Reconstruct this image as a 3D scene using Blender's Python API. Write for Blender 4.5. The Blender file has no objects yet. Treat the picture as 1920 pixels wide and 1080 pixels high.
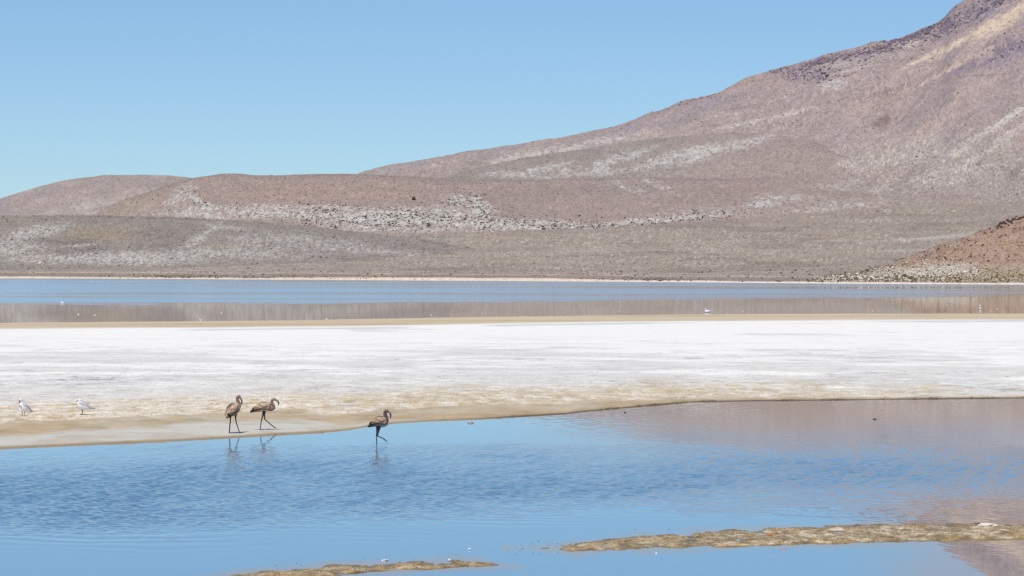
import bpy, math, random
import numpy as np
from mathutils import Vector, Matrix

random.seed(7)
RNG = np.random.default_rng(11)
scene = bpy.context.scene
col = scene.collection

# ------------------------------------------------------------------ camera
FPX, CAM_H = 4533.3, 4.0                 # focal length in pixels of a 1920 wide frame, eye height in metres
PITCH, ROLL = math.atan(21 / FPX), math.atan(8 / 1920)
cp, sp, ca, sa = math.cos(PITCH), math.sin(PITCH), math.cos(ROLL), math.sin(ROLL)
FWD = np.array([0, cp, -sp])
R0, U0 = np.array([1.0, 0, 0]), np.array([0, sp, cp])
RIGHT, UP = ca * R0 + sa * U0, -sa * R0 + ca * U0
cam_data = bpy.data.cameras.new("camera")
cam_data.lens, cam_data.sensor_width = 85.0, 36.0
cam_data.clip_start, cam_data.clip_end = 0.5, 60000
cam = bpy.data.objects.new("camera", cam_data)
col.objects.link(cam)
m = Matrix.Identity(4)
for i in range(3):
    m[i][0], m[i][1], m[i][2] = RIGHT[i], UP[i], -FWD[i]
m[2][3] = CAM_H
cam.matrix_world = m
scene.camera = cam

# ------------------------------------------------------------------ sky and sun
SUN_EL, SUN_AZ = 61.0, 195.0             # azimuth clockwise from the viewing direction
world = bpy.data.worlds.new("World")
scene.world = world
world.use_nodes = True
wn, wl = world.node_tree.nodes, world.node_tree.links
sky = wn.new("ShaderNodeTexSky")
sky.sky_type = 'NISHITA'
sky.sun_disc = False
sky.altitude, sky.air_density, sky.dust_density, sky.ozone_density = 4000, 1.5, 0.0, 1.0
sky.sun_elevation, sky.sun_rotation = math.radians(SUN_EL), math.radians(SUN_AZ)
gam = wn.new("ShaderNodeGamma")
gam.inputs[1].default_value = 0.8
tint = wn.new("ShaderNodeMix")
tint.data_type, tint.blend_type = 'RGBA', 'MULTIPLY'
tint.inputs[0].default_value = 1.0
tint.inputs[7].default_value = (0.90, 1.215, 1.56, 1)
wl.new(sky.outputs[0], gam.inputs[0])
wl.new(gam.outputs[0], tint.inputs[6])
wl.new(tint.outputs[2], wn['Background'].inputs[0])
wn['Background'].inputs[1].default_value = 0.1

sun_data = bpy.data.lights.new("sun", 'SUN')
sun_data.energy, sun_data.angle, sun_data.color = 4.0, math.radians(0.53), (1.0, 0.90, 0.745)
sun = bpy.data.objects.new("sun", sun_data)
col.objects.link(sun)
az, el = math.radians(SUN_AZ), math.radians(SUN_EL)
sun_dir = Vector((math.sin(az) * math.cos(el), math.cos(az) * math.cos(el), math.sin(el)))
sun.rotation_euler = sun_dir.to_track_quat('Z', 'Y').to_euler()
sun.location = (-50, -60, 120)

vs = scene.view_settings
vs.view_transform, vs.look, vs.gamma, vs.exposure = 'Standard', 'None', 1.0, 0.04
vs.use_curve_mapping = False
scene.cycles.max_bounces = 6
scene.cycles.use_denoising = False

# ------------------------------------------------------------------ numeric helpers
def hash2(ix, iy, seed):
    h = (ix.astype(np.int64) * 374761393 + iy.astype(np.int64) * 668265263 + seed * 1442695041) & 0xFFFFFFFF
    h = ((h ^ (h >> 13)) * 1274126177) & 0xFFFFFFFF
    h = ((h ^ (h >> 16)) * 2246822519) & 0xFFFFFFFF
    return ((h ^ (h >> 15)) & 0xFFFFFF) / float(0xFFFFFF)

def vnoise(x, y, seed=0):
    x, y = np.asarray(x, float), np.asarray(y, float)
    ix, iy = np.floor(x), np.floor(y)
    fx, fy = x - ix, y - iy
    ux, uy = fx * fx * fx * (fx * (fx * 6 - 15) + 10), fy * fy * fy * (fy * (fy * 6 - 15) + 10)
    a, b = hash2(ix, iy, seed), hash2(ix + 1, iy, seed)
    c, d = hash2(ix, iy + 1, seed), hash2(ix + 1, iy + 1, seed)
    return (a + (b - a) * ux) * (1 - uy) + (c + (d - c) * ux) * uy

def fbm(x, y, octv=4, seed=0, gain=0.5):
    t, amp, tot = 0, 1.0, 0
    for k in range(octv):
        t = t + amp * (vnoise(x * 2 ** k + 17.3 * k, y * 2 ** k - 9.1 * k, seed + k) * 2 - 1)
        tot += amp
        amp *= gain
    return t / tot * 1.6

def sstep(a, b, x):
    t = np.clip((x - a) / (b - a), 0, 1)
    return t * t * (3 - 2 * t)

def poly(pts, x, smooth=0):
    xs, ys = np.array([p[0] for p in pts], float), np.array([p[1] for p in pts], float)
    if not smooth:
        return np.interp(x, xs, ys)
    t = 0
    offs = np.linspace(-smooth, smooth, 9)
    w = np.cos(offs / (smooth * 1.15) * math.pi / 2)
    for o, ww in zip(offs, w):
        t = t + ww * np.interp(x + o, xs, ys)
    return t / w.sum()

def proj(X, Y, Z):
    vz = Z - CAM_H
    xc = X * RIGHT[0] + Y * RIGHT[1] + vz * RIGHT[2]
    yc = X * UP[0] + Y * UP[1] + vz * UP[2]
    zc = Y * FWD[1] + vz * FWD[2]
    return 960 + FPX * xc / zc, 540 - FPX * yc / zc

def unproj(px, py, z=0.0):
    """the point of the level z seen at a pixel of the photograph"""
    px, py = np.asarray(px, float), np.asarray(py, float)
    dx = [(px - 960) / FPX * RIGHT[i] + (540 - py) / FPX * UP[i] + FWD[i] for i in range(3)]
    t = (z - CAM_H) / dx[2]
    return dx[0] * t, dx[1] * t

def z_at(a, Y, py):
    """height that makes the point (a*Y, Y) appear at row py"""
    q = (540 - py) / FPX
    return CAM_H + (q * cp * Y + sa * a * Y - ca * sp * Y) / (ca * cp + q * sp)

def lin(r, g, b):
    v = np.array([r, g, b], float) / 255
    return np.where(v < 0.04045, v / 12.92, ((v + 0.055) / 1.055) ** 2.4)

def alb(r, g, b, k=1.12):
    """base colour of a sunlit surface that photographs as r, g, b"""
    return np.clip(lin(r, g, b) / k, 0, 0.86)

def mixc(c, d, w):
    return c * (1 - w[..., None]) + np.asarray(d) * w[..., None]

def ell(px, py, cx, cy, rx, ry, ang=0.0):
    t = math.radians(ang)
    dx, dy = px - cx, -(py - cy)
    u, v = dx * math.cos(t) + dy * math.sin(t), -dx * math.sin(t) + dy * math.cos(t)
    return np.exp(-((u / rx) ** 2 + (v / ry) ** 2) * 0.9)

# ------------------------------------------------------------------ object helpers
def tag(o, label=None, cat=None, group=None, kind=None):
    if label: o['label'] = label
    if cat: o['category'] = cat
    if group: o['group'] = group
    if kind: o['kind'] = kind
    return o

def empty(name, loc, rz=0.0):
    o = bpy.data.objects.new(name, None)
    o.empty_display_size = 0.1
    o.location, o.rotation_euler = loc, (0, 0, rz)
    col.objects.link(o)
    return o

def link_mesh(name, me, mat=None, parent=None):
    o = bpy.data.objects.new(name, me)
    if mat is not None and not me.materials:
        me.materials.append(mat)
    col.objects.link(o)
    if parent is not None:
        o.parent = parent
    return o

def set_color(me, rgb, name='albedo'):
    at = me.color_attributes.new(name, 'FLOAT_COLOR', 'POINT')
    a = np.ones((len(me.vertices), 4), np.float32)
    a[:, :3] = rgb.reshape(-1, 3)
    at.data.foreach_set('color', a.ravel())

def set_float(me, v, name):
    at = me.attributes.new(name, 'FLOAT', 'POINT')
    at.data.foreach_set('value', np.asarray(v, np.float32).ravel())

def raw_mesh(name, verts, faces, smooth=True):
    """faces: (n, 3) or (n, 4) integer array"""
    me = bpy.data.meshes.new(name)
    faces = np.asarray(faces, np.int32)
    n, k = faces.shape
    me.vertices.add(len(verts))
    me.vertices.foreach_set('co', np.asarray(verts, np.float32).ravel())
    me.loops.add(n * k)
    me.loops.foreach_set('vertex_index', faces.ravel())
    me.polygons.add(n)
    me.polygons.foreach_set('loop_start', np.arange(0, n * k, k, dtype=np.int32))
    me.polygons.foreach_set('loop_total', np.full(n, k, np.int32))
    me.polygons.foreach_set('use_smooth', np.full(n, smooth))
    me.update()
    me.validate()
    return me

def grid_mesh(name, X, Y, Z):
    """rows run away from the camera, columns to the right; faces look up"""
    r, c = X.shape
    idx = np.arange(r * c).reshape(r, c)
    f = np.stack([idx[:-1, :-1], idx[:-1, 1:], idx[1:, 1:], idx[1:, :-1]], -1).reshape(-1, 4)
    return raw_mesh(name, np.stack([X, Y, Z], -1).reshape(-1, 3), f)

# ------------------------------------------------------------------ materials
def new_mat(name, rough=0.9):
    mt = bpy.data.materials.new(name)
    mt.use_nodes = True
    p = mt.node_tree.nodes['Principled BSDF']
    p.inputs['Roughness'].default_value = rough
    return mt, mt.node_tree.nodes, mt.node_tree.links, p

def attr_node(n, name):
    a = n.new('ShaderNodeAttribute')
    a.attribute_name = name
    return a

def noise_node(n, l, vec, scale, detail=3.0, rough=0.6, stretch=None):
    t = n.new('ShaderNodeTexNoise')
    t.inputs['Scale'].default_value = scale
    t.inputs['Detail'].default_value = detail
    t.inputs['Roughness'].default_value = rough
    if stretch:
        mp = n.new('ShaderNodeMapping')
        mp.inputs['Scale'].default_value = stretch
        l.new(vec, mp.inputs[0])
        vec = mp.outputs[0]
    l.new(vec, t.inputs['Vector'])
    return t.outputs['Fac']

def maprange(n, l, v, a, b, c, d, smooth=False):
    t = n.new('ShaderNodeMapRange')
    if smooth: t.interpolation_type = 'SMOOTHSTEP'
    for i, x in zip((1, 2, 3, 4), (a, b, c, d)):
        t.inputs[i].default_value = x
    l.new(v, t.inputs[0])
    return t.outputs[0]

def mul(n, l, a, b, op='MULTIPLY'):
    t = n.new('ShaderNodeMath')
    t.operation = op
    for i, x in enumerate((a, b)):
        if isinstance(x, (int, float)): t.inputs[i].default_value = x
        else: l.new(x, t.inputs[i])
    return t.outputs[0]

def rgbmix(n, l, fac, a, b, blend='MIX'):
    t = n.new('ShaderNodeMix')
    t.data_type, t.blend_type = 'RGBA', blend
    for i, x in ((0, fac), (6, a), (7, b)):
        if isinstance(x, (int, float)): t.inputs[i].default_value = x
        elif isinstance(x, tuple): t.inputs[i].default_value = (*x, 1)
        else: l.new(x, t.inputs[i])
    return t.outputs[2]

def terrain_mat(name, grain, bump_d, contrast=0.34, pale=(0.66, 0.62, 0.56), dark=(0.13, 0.11, 0.095)):
    """painted soil colour broken up by stones, tussocks and gravel a few metres across"""
    mt, n, l, p = new_mat(name, 0.95)
    p.inputs['Specular IOR Level'].default_value = 0.1
    tc = n.new('ShaderNodeTexCoord').outputs['Object']
    a = attr_node(n, 'albedo')
    amt = attr_node(n, 'stones').outputs['Fac']
    n1 = noise_node(n, l, tc, 1 / (grain * 6), 5, 0.72)
    n2 = noise_node(n, l, tc, 1 / grain, 2, 0.6)
    n3 = noise_node(n, l, tc, 1 / (grain * 1.4) + 0.013, 2, 0.5)
    k1 = maprange(n, l, n1, 0.3, 0.7, 1 - contrast * 0.3, 1 + contrast * 0.3)
    k2 = maprange(n, l, n2, 0.25, 0.75, 1 - contrast, 1 + contrast)
    gray = mul(n, l, k1, k2)
    cc = n.new('ShaderNodeCombineColor')
    for i in range(3): l.new(gray, cc.inputs[i])
    c = rgbmix(n, l, 1.0, a.outputs['Color'], cc.outputs[0], 'MULTIPLY')
    # pale stones where the 'stones' amount is high, dark tussocks everywhere
    st = maprange(n, l, n3, 0.52, 0.62, 0.0, 1.0, True)
    c = rgbmix(n, l, mul(n, l, st, maprange(n, l, amt, 0, 1, 0.03, 0.55)), c, pale)
    n4 = noise_node(n, l, tc, 1 / (grain * 1.9) + 0.007, 1, 0.5)
    tu = maprange(n, l, n4, 0.60, 0.70, 0.0, 0.45, True)
    c = rgbmix(n, l, tu, c, dark)
    l.new(c, p.inputs['Base Color'])
    b = n.new('ShaderNodeBump')
    b.inputs['Strength'].default_value = 0.6
    b.inputs['Distance'].default_value = bump_d
    l.new(mul(n, l, n1, n2, 'ADD'), b.inputs['Height'])
    l.new(b.outputs[0], p.inputs['Normal'])
    return mt

def salt_mat():
    mt, n, l, p = new_mat('salt_crust', 0.85)
    p.inputs['Specular IOR Level'].default_value = 0.15
    tc = n.new('ShaderNodeTexCoord').outputs['Object']
    a = attr_node(n, 'albedo')
    rg = attr_node(n, 'rugged').outputs['Fac']
    n1 = noise_node(n, l, tc, 0.9, 5, 0.7)
    n2 = noise_node(n, l, tc, 5.0, 4, 0.7)
    k = mul(n, l, maprange(n, l, n1, 0.3, 0.7, -1, 1), maprange(n, l, n2, 0.3, 0.7, -1, 1), 'ADD')
    k = mul(n, l, mul(n, l, k, maprange(n, l, rg, 0, 1, 0.015, 0.26)), 1.0, 'ADD')
    cc = n.new('ShaderNodeCombineColor')
    for i in range(3): l.new(k, cc.inputs[i])
    c = rgbmix(n, l, 1.0, a.outputs['Color'], cc.outputs[0], 'MULTIPLY')
    l.new(c, p.inputs['Base Color'])
    b = n.new('ShaderNodeBump')
    b.inputs['Distance'].default_value = 0.04
    l.new(maprange(n, l, rg, 0, 1, 0.1, 1.0), b.inputs['Strength'])
    l.new(mul(n, l, n1, n2, 'ADD'), b.inputs['Height'])
    l.new(b.outputs[0], p.inputs['Normal'])
    return mt

def water_mat(name):
    mt, n, l, p = new_mat(name, 0.05)
    p.inputs['IOR'].default_value = 1.333
    l.new(attr_node(n, 'albedo').outputs['Color'], p.inputs['Base Color'])       # floor seen through the water, plus painted reflection tones
    l.new(attr_node(n, 'ripple').outputs['Fac'], p.inputs['Roughness'])
    return mt

def attr_mat(name, rough=0.8, noise_scale=None, amount=0.2, attr='albedo'):
    mt, n, l, p = new_mat(name, rough)
    p.inputs['Specular IOR Level'].default_value = 0.2
    a = attr_node(n, attr).outputs['Color']
    if noise_scale:
        tc = n.new('ShaderNodeTexCoord').outputs['Object']
        k = maprange(n, l, noise_node(n, l, tc, noise_scale, 3, 0.6), 0.3, 0.7, 1 - amount, 1 + amount)
        cc = n.new('ShaderNodeCombineColor')
        for i in range(3): l.new(k, cc.inputs[i])
        a = rgbmix(n, l, 1.0, a, cc.outputs[0], 'MULTIPLY')
    l.new(a, p.inputs['Base Color'])
    return mt

def plain_mat(name, rgb, rough=0.8, noise_scale=8.0, amount=0.3):
    mt, n, l, p = new_mat(name, rough)
    p.inputs['Specular IOR Level'].default_value = 0.25
    tc = n.new('ShaderNodeTexCoord').outputs['Object']
    k = maprange(n, l, noise_node(n, l, tc, noise_scale, 3, 0.6), 0.3, 0.7, 1 - amount, 1 + amount)
    cc = n.new('ShaderNodeCombineColor')
    for i in range(3): l.new(k, cc.inputs[i])
    l.new(rgbmix(n, l, 1.0, tuple(rgb), cc.outputs[0], 'MULTIPLY'), p.inputs['Base Color'])
    return mt

M_FAR = terrain_mat('stony_hillside', 2.6, 1.6)
M_MOUNT = terrain_mat('mountain_scree', 4.0, 3.0, 0.26)
M_PLAIN = terrain_mat('desert_plain', 2.0, 0.5, 0.24)
M_NEAR = terrain_mat('rocky_slope', 1.5, 1.0, 0.30)
M_SALT = salt_mat()
M_POOL = water_mat('pool_water')
M_LAKE = water_mat('lake_water')

# ------------------------------------------------------------------ shorelines (photograph rows turned into ground positions)
POOL_SHORE = [(-500, 878), (-200, 856), (0, 841.5), (150, 835), (300, 828.5), (400, 823), (500, 817), (600, 811.5), (650, 807), (690, 800.5), (740, 794),
              (800, 790.5), (860, 788), (930, 784.5), (1000, 780), (1060, 776.5), (1100, 771.5), (1180, 764.5), (1250, 758.5), (1300, 754.5),
              (1400, 752.5), (1500, 751.5), (1600, 750.5), (1750, 748.7), (1920, 747), (2200, 744), (2600, 741)]
LAKE_SHORE = [(-500, 608), (0, 605), (400, 602), (640, 599), (960, 593.5), (1280, 589.5), (1600, 588), (1920, 588), (2600, 588)]
FAR_SHORE = [(-700, 519), (0, 521.8), (200, 522.3), (400, 523.5), (960, 526.8), (1300, 529.2), (1540, 531.5), (1920, 533.5), (2700, 537)]

def shore_fn(pts):
    px, py = np.array(pts, float).T
    X, Y = unproj(px, py)
    a = X / Y
    return lambda q: np.interp(q, a, Y)
Y_POOL, Y_LAKE, Y_FAR = shore_fn(POOL_SHORE), shore_fn(LAKE_SHORE), shore_fn(FAR_SHORE)

def cols(lo, hi, step, ext_lo=-2600, ext_hi=4500, next_=26):
    c = np.arange(lo, hi + step, step)
    pre = lo - np.geomspace(step, lo - ext_lo, next_)[::-1]
    post = c[-1] + np.geomspace(step, ext_hi - c[-1], next_)
    return (np.concatenate([pre, c, post]) - 960) / FPX

# ------------------------------------------------------------------ ground sheet under everything
gx, gy = np.meshgrid(np.linspace(-16000, 16000, 33), np.linspace(-4000, 26000, 33))
me = grid_mesh('ground', gx, gy, np.full_like(gx, -1.2))
set_color(me, np.tile(alb(150, 138, 128), (gx.size, 1)))
set_float(me, np.zeros(gx.size), 'stones')
tag(link_mesh('ground', me, M_PLAIN), 'bare brown desert ground reaching out to the horizon', 'ground', kind='structure')

# ------------------------------------------------------------------ far plain
def plain_rows(a):
    px = 960 + FPX * a
    pb = poly(FAR_SHORE, px)
    pe = poly([(-900, 470), (0, 466), (400, 442), (640, 426), (1000, 418), (1300, 400), (1600, 384), (1920, 368), (2700, 340)], px, 60)
    return px, pb, pe, Y_FAR(a)

Y_END = 5600.0
def plain_y_at(a, py):
    px, pb, pe, yb = plain_rows(a)
    return yb * (Y_END / yb) ** np.clip((pb - py) / (pb - pe), 0, 1.3)

def plain_z(a, Y):
    px, pb, pe, yb = plain_rows(a)
    t = np.log(np.maximum(Y / yb, 1e-3)) / np.log(Y_END / yb)
    py = pb + (pe - pb) * t
    return z_at(a, Y, py)

def speckle(px, py, s, seed):
    return vnoise(px / s, py / s, seed) * 2 - 1

A = cols(-60, 1980, 2.6, -900, 2900, 60)
t = np.concatenate([[-0.03], np.linspace(0, 0.18, 60), np.linspace(0.18, 1.25, 130)[1:]])
AA, TT = np.meshgrid(A, t)
px0, pb, pe, yb = plain_rows(AA)
YY = yb * (Y_END / yb) ** TT
ZZ = z_at(AA, YY, pb + (pe - pb) * TT)
XX = AA * YY
fade = sstep(0.03, 0.3, TT)
ZZ = ZZ + fade * (fbm(XX / 160, YY / 160, 4, 3) * 2.2 + fbm(XX / 45, YY / 45, 3, 5) * 0.5)
ZZ = np.where(TT < 0, -0.8, ZZ + np.where(TT < 0.12, 0.05, 0.0))
PX, PY = proj(XX, YY, ZZ)
dd = pb - PY                                   # rows above the far shoreline
C = np.tile(alb(164, 149, 140), PX.shape + (1,))
n1 = fbm(PX / 160, PY / 6, 4, 21)
n2 = fbm(PX / 60, PY / 3, 3, 22)
C = mixc(C, alb(146, 132, 124), sstep(0.0, 0.7, n1) * 0.7)
C = mixc(C, alb(172, 158, 146), sstep(0.1, 0.7, n2) * 0.5)
C = mixc(C, alb(176, 158, 132), sstep(0.2, 0.6, fbm(PX / 90, PY / 2.5, 3, 25)) * 0.35 * sstep(14, 30, dd))
# beach ridges near the water
line1 = np.exp(-((dd - 10.5 - 2.5 * vnoise(PX / 300, PX * 0, 4)) / 1.1) ** 2)
C = mixc(C, alb(205, 187, 168), line1 * (0.35 + 0.6 * vnoise(PX / 40, PX * 0, 5)))
line2 = np.exp(-((dd - 15 - 2 * vnoise(PX / 200, PX * 0, 6)) / 0.8) ** 2)
C = mixc(C, alb(200, 182, 165), line2 * 0.5 * sstep(0.4, 0.7, vnoise(PX / 130, PX * 0, 7)))
C = mixc(C, alb(150, 133, 122), ((dd > 3.5) & (dd < 9)) * 0.6)
strip_h = 2.6 + 2.2 * sstep(500, 700, PX) * (1 - sstep(1000, 1300, PX)) + 1.5 * vnoise(PX / 60, PX * 0, 8)
C = mixc(C, alb(232, 213, 190), 1 - sstep(strip_h - 1.0, strip_h + 0.6, dd))
C = mixc(C, alb(238, 230, 222), (1 - sstep(0.9, 1.6, dd)) * sstep(900, 1500, PX))
stones = 0.10 + 0.25 * sstep(0.0, 0.6, n2)
for e in [(1760, 446, 130, 3.0, 4, .9), (1690, 470, 120, 3, 2, .6), (1450, 485, 50, 2.5, 2, .5), (680, 475, 110, 5, 0, .5), (200, 495, 260, 5, 0, .5),
          (1820, 437, 80, 2.5, 6, .8), (1560, 452, 60, 2, 2, .5), (1150, 470, 200, 2, 1, .35), (720, 455, 60, 2, -3, .5), (1450, 470, 140, 3, 2, .4)]:
    w = ell(PX, PY, *e[:5]) * e[5] * (0.4 + 0.9 * vnoise(PX / 14, PY / 2.5, 31))
    stones = np.maximum(stones, np.clip(w, 0, 1))
    C = mixc(C, alb(205, 198, 188), np.clip(w, 0, 1) * 0.6)
tuft = RNG.random(PX.shape) < 0.22 * sstep(0.3, 0.7, vnoise(PX / 110, PY / 9, 97)) * sstep(12, 30, dd)
C = mixc(C, alb(204, 192, 176), tuft * 0.7)
g1 = RNG.random(PX.shape)
C *= (1 + 0.08 * speckle(PX, PY * 1.6, 4, 40) + 0.12 * (RNG.random(PX.shape) * 2 - 1) - 0.24 * (g1 < 0.12) + 0.20 * (g1 > 0.92))[..., None]
LAYERS = {'plain': (XX, YY, ZZ, PX, PY, TT)}
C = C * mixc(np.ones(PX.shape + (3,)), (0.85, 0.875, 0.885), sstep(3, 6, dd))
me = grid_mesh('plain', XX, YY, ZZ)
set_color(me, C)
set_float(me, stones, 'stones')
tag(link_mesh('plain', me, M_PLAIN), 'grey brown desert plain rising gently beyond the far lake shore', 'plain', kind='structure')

# ------------------------------------------------------------------ hills: a crest line, the depth of foot and crest, and relief
def hill(name, lo, hi, step, rows, crest, smooth, y_foot, y_crest, paint, mat, label, amp=1.0, power=1.1, relief=90.0, foot_py=None, streak=None, wiggle=0.8, rough_crest=0.0, key=None):
    A = (np.arange(lo, hi + step, step) - 960) / FPX
    t = np.concatenate([np.linspace(0, 1, rows), 1 + np.geomspace(0.012, 0.9, 14)])
    AA, TT = np.meshgrid(A, t)
    px0 = 960 + FPX * AA
    pc = poly(crest, px0, smooth) + wiggle * fbm(px0 / 40, px0 * 0, 4, 77) + rough_crest * fbm(px0 / 9, px0 * 0, 3, 78)
    yf = y_foot(AA, px0)
    yc = y_crest(AA, px0, yf)
    YY = yf + (yc - yf) * TT
    XX = AA * YY
    zf = plain_z(AA, yf) - 3.0
    _, pf = proj(AA * yf, yf, zf)
    g = np.sin(np.pi / 2 * np.clip(TT, 0, 1) ** power)
    Z1 = z_at(AA, YY, pf + (pc - pf) * g)
    ZC = z_at(AA, yc, pc)
    Zb = ZC - (ZC - zf + 10) * np.clip((TT - 1) / 0.9, 0, 1) ** 1.6
    ZZ = np.where(TT <= 1, Z1, Zb)
    env = sstep(0.0, 0.12, TT) * (1 - 0.93 * sstep(0.75, 0.985, TT) * (TT <= 1.3))
    r = fbm(XX / relief, YY / relief, 5, 101, 0.48)
    gul = 1 - np.abs(fbm(XX / (relief * 0.8) + 0.35 * r, YY / (relief * 2.6), 4, 131))     # gullies down the slope
    ZZ = ZZ + env * amp * (6.0 * r + 5.0 * (gul - 0.7))
    if streak is not None:
        PX, PY = proj(XX, YY, ZZ)
        ZZ = ZZ + env * streak(PX, PY)
    PX, PY = proj(XX, YY, ZZ)
    C, stones = paint(PX, PY, XX, YY, TT)
    # single stones and tussocks, one or two to a mesh cell
    g1 = RNG.random(PX.shape)
    C = C * (1 + 0.10 * speckle(PX, PY, 4.0, 41) + 0.13 * (RNG.random(PX.shape) * 2 - 1) - 0.22 * (g1 < 0.12) + 0.17 * (g1 > 0.90))[..., None]
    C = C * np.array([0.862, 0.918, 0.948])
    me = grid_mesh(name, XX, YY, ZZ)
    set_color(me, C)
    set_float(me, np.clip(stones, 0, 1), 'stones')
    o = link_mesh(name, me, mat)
    tag(o, label, 'mountain' if name == 'mountain' else 'hill', kind='structure')
    LAYERS[key or name] = (XX, YY, ZZ, PX, PY, TT)
    return o

def patches(PX, PY, lst, ragged=0.75, seed=61, sx=6.0, sy=3.2):
    """pale or dark areas of the slope with ragged, stony edges"""
    w = np.zeros_like(PX)
    for e in lst:
        w = np.maximum(w, ell(PX, PY, *e[:5]) * e[5])
    nz = fbm(PX / sx, PY / sy, 4, seed, 0.62)
    grain = RNG.random(PX.shape) - 0.5
    w = w * (1 + ragged * nz * 1.1) + (ragged * 0.25 * nz + 1.0 * ragged * grain) * sstep(0.05, 0.35, w)
    return 0.86 * sstep(0.08, 1.05, w)

# low hill by the lake, left
def paint_low(PX, PY, X, Y, T):
    C = np.tile(alb(153, 140, 132), PX.shape + (1,))
    C = mixc(C, alb(168, 147, 122), patches(PX, PY, [(190, 438, 80, 14, 0, .8), (420, 463, 40, 4, 0, .6), (480, 412, 60, 5, -3, .6), (40, 415, 60, 6, 0, .4)]))
    C = mixc(C, alb(128, 116, 112), patches(PX, PY, [(115, 452, 55, 7, 0, .8), (160, 472, 50, 11, 5, .8), (290, 440, 60, 14, 0, .5), (300, 462, 60, 10, 0, .6), (460, 437, 30, 6, 0, .5), (280, 407, 200, 4, -1, .5)], 0.8, 63))
    w = patches(PX, PY, [(60, 437, 70, 12, 12, .75), (105, 428, 26, 9, 30, .75), (25, 466, 60, 18, 0, .7), (250, 484, 120, 12, 0, .95), (120, 486, 120, 9, 0, .75), (372, 448, 46, 8, 36, .9),
                         (330, 476, 60, 10, 10, .7), (560, 455, 150, 18, -3, .5), (450, 474, 160, 14, 0, .55), (135, 486, 26, 4, -12, 1.0), (420, 425, 60, 6, -10, .4), (700, 470, 120, 8, -5, .5), (150, 460, 30, 2.2, 5, .7)], 1.0, 64, 5, 2.6)
    C = mixc(C, alb(206, 199, 192), np.clip(w * 1.1, 0, 1) * 0.68)
    return C, 0.12 + 0.6 * w
hill('hill', -420, 1010, 2.3, 150, [(-420, 400), (0, 404), (170, 403.5), (300, 406), (400, 411), (500, 417), (600, 427), (700, 439), (850, 456), (960, 470), (1020, 476)], 35,
     lambda a, p: plain_y_at(a, poly([(-420, 506), (0, 506), (300, 504), (600, 495), (800, 483), (1010, 472)], p)), lambda a, p, f: f * 1.24,
     paint_low, M_FAR, 'low mottled hill with white stony patches at the left of the lake', 0.7, 1.0, 110, key='low')

# rounded hill farther back, left
def paint_dome(PX, PY, X, Y, T):
    C = np.tile(alb(168, 150, 144), PX.shape + (1,))
    C = mixc(C, alb(160, 148, 146), sstep(0.0, 0.8, fbm(PX / 60, PY / 30, 4, 71)))
    C = mixc(C, alb(182, 165, 156), sstep(0.1, 0.8, fbm(PX / 50 + PY / 40, PY / 18, 4, 72)) * 0.7)
    w = patches(PX, PY, [(130, 392, 90, 8, 10, .45), (60, 385, 60, 10, 20, .3), (170, 400, 40, 4, 0, .5)])
    C = mixc(C, alb(192, 184, 178), w * 0.6)
    return C, 0.12 + w * 0.7
hill('hill', -420, 720, 2.3, 110, [(-420, 470), (-200, 428), (-80, 396), (0, 372), (50, 356), (100, 342), (150, 333), (200, 328.5), (260, 327.5), (310, 328.5), (345, 332), (420, 345), (520, 372), (620, 405), (720, 440)], 14,
     lambda a, p: np.full_like(a, 6500.0), lambda a, p, f: f * 1.16, paint_dome, M_FAR, 'smooth rounded pinkish brown hill behind the low mottled hill', 0.5, 1.05, 140, key='dome')

# middle ridge
def paint_mid(PX, PY, X, Y, T):
    C = np.tile(alb(166, 145, 137), PX.shape + (1,))
    C = mixc(C, alb(178, 150, 138), patches(PX, PY, [(560, 362, 160, 20, 0, .7), (720, 360, 120, 18, 0, .6), (760, 350, 200, 14, 0, .5)], 0.6, 65))
    C = mixc(C, alb(170, 152, 130), patches(PX, PY, [(250, 380, 70, 24, 30, .7), (330, 345, 60, 10, 20, .5), (640, 350, 60, 10, 0, .3)], 0.6, 66))
    C = mixc(C, alb(148, 131, 125), np.exp(-((T - 0.92) / 0.09) ** 2) * 0.55)
    C = mixc(C, alb(150, 135, 130), patches(PX, PY, [(1150, 355, 220, 12, 0, .55), (1000, 362, 120, 12, 0, .4), (1350, 370, 100, 18, 0, .4), (950, 400, 60, 10, 20, .5)], 0.7, 68))
    w = patches(PX, PY, [(735, 408, 135, 15, 0, 1.35), (640, 400, 60, 10, 0, .9), (835, 400, 40, 13, 0, 1.0), (900, 390, 26, 13, -35, 1.25), (858, 375, 22, 10, 0, .8), (930, 420, 130, 9, 0, .95), (1050, 426, 150, 6.5, 1, .85),
                         (1160, 418, 70, 5, 8, .7), (1260, 411, 110, 6, 5, .72), (1330, 398, 130, 12, 4, .34), (1432, 382, 34, 7, 5, .8), (1470, 372, 80, 9, 0, .42), (1600, 382, 170, 14, 6, .36), (1590, 352, 100, 7, -3, .45),
                         (376, 380, 26, 6, -35, 1.0), (392, 386, 24, 5, -20, .8), (340, 365, 40, 18, 30, .45), (480, 396, 170, 9, -3, .6), (400, 400, 130, 12, 0, .5), (540, 388, 70, 4, -3, .8), (620, 388, 40, 3.5, 0, .9), (560, 402, 120, 9, 0, .7), (780, 430, 220, 7, 0, .45),
                         (1180, 352, 60, 8, -20, .35), (1230, 345, 40, 7, -20, .4)], 0.9, 67, 5.5, 3)
    C = mixc(C, alb(207, 202, 196), np.clip(w * 0.92, 0, 1))
    return C, 0.10 + 0.9 * np.clip(w, 0, 1)
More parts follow.
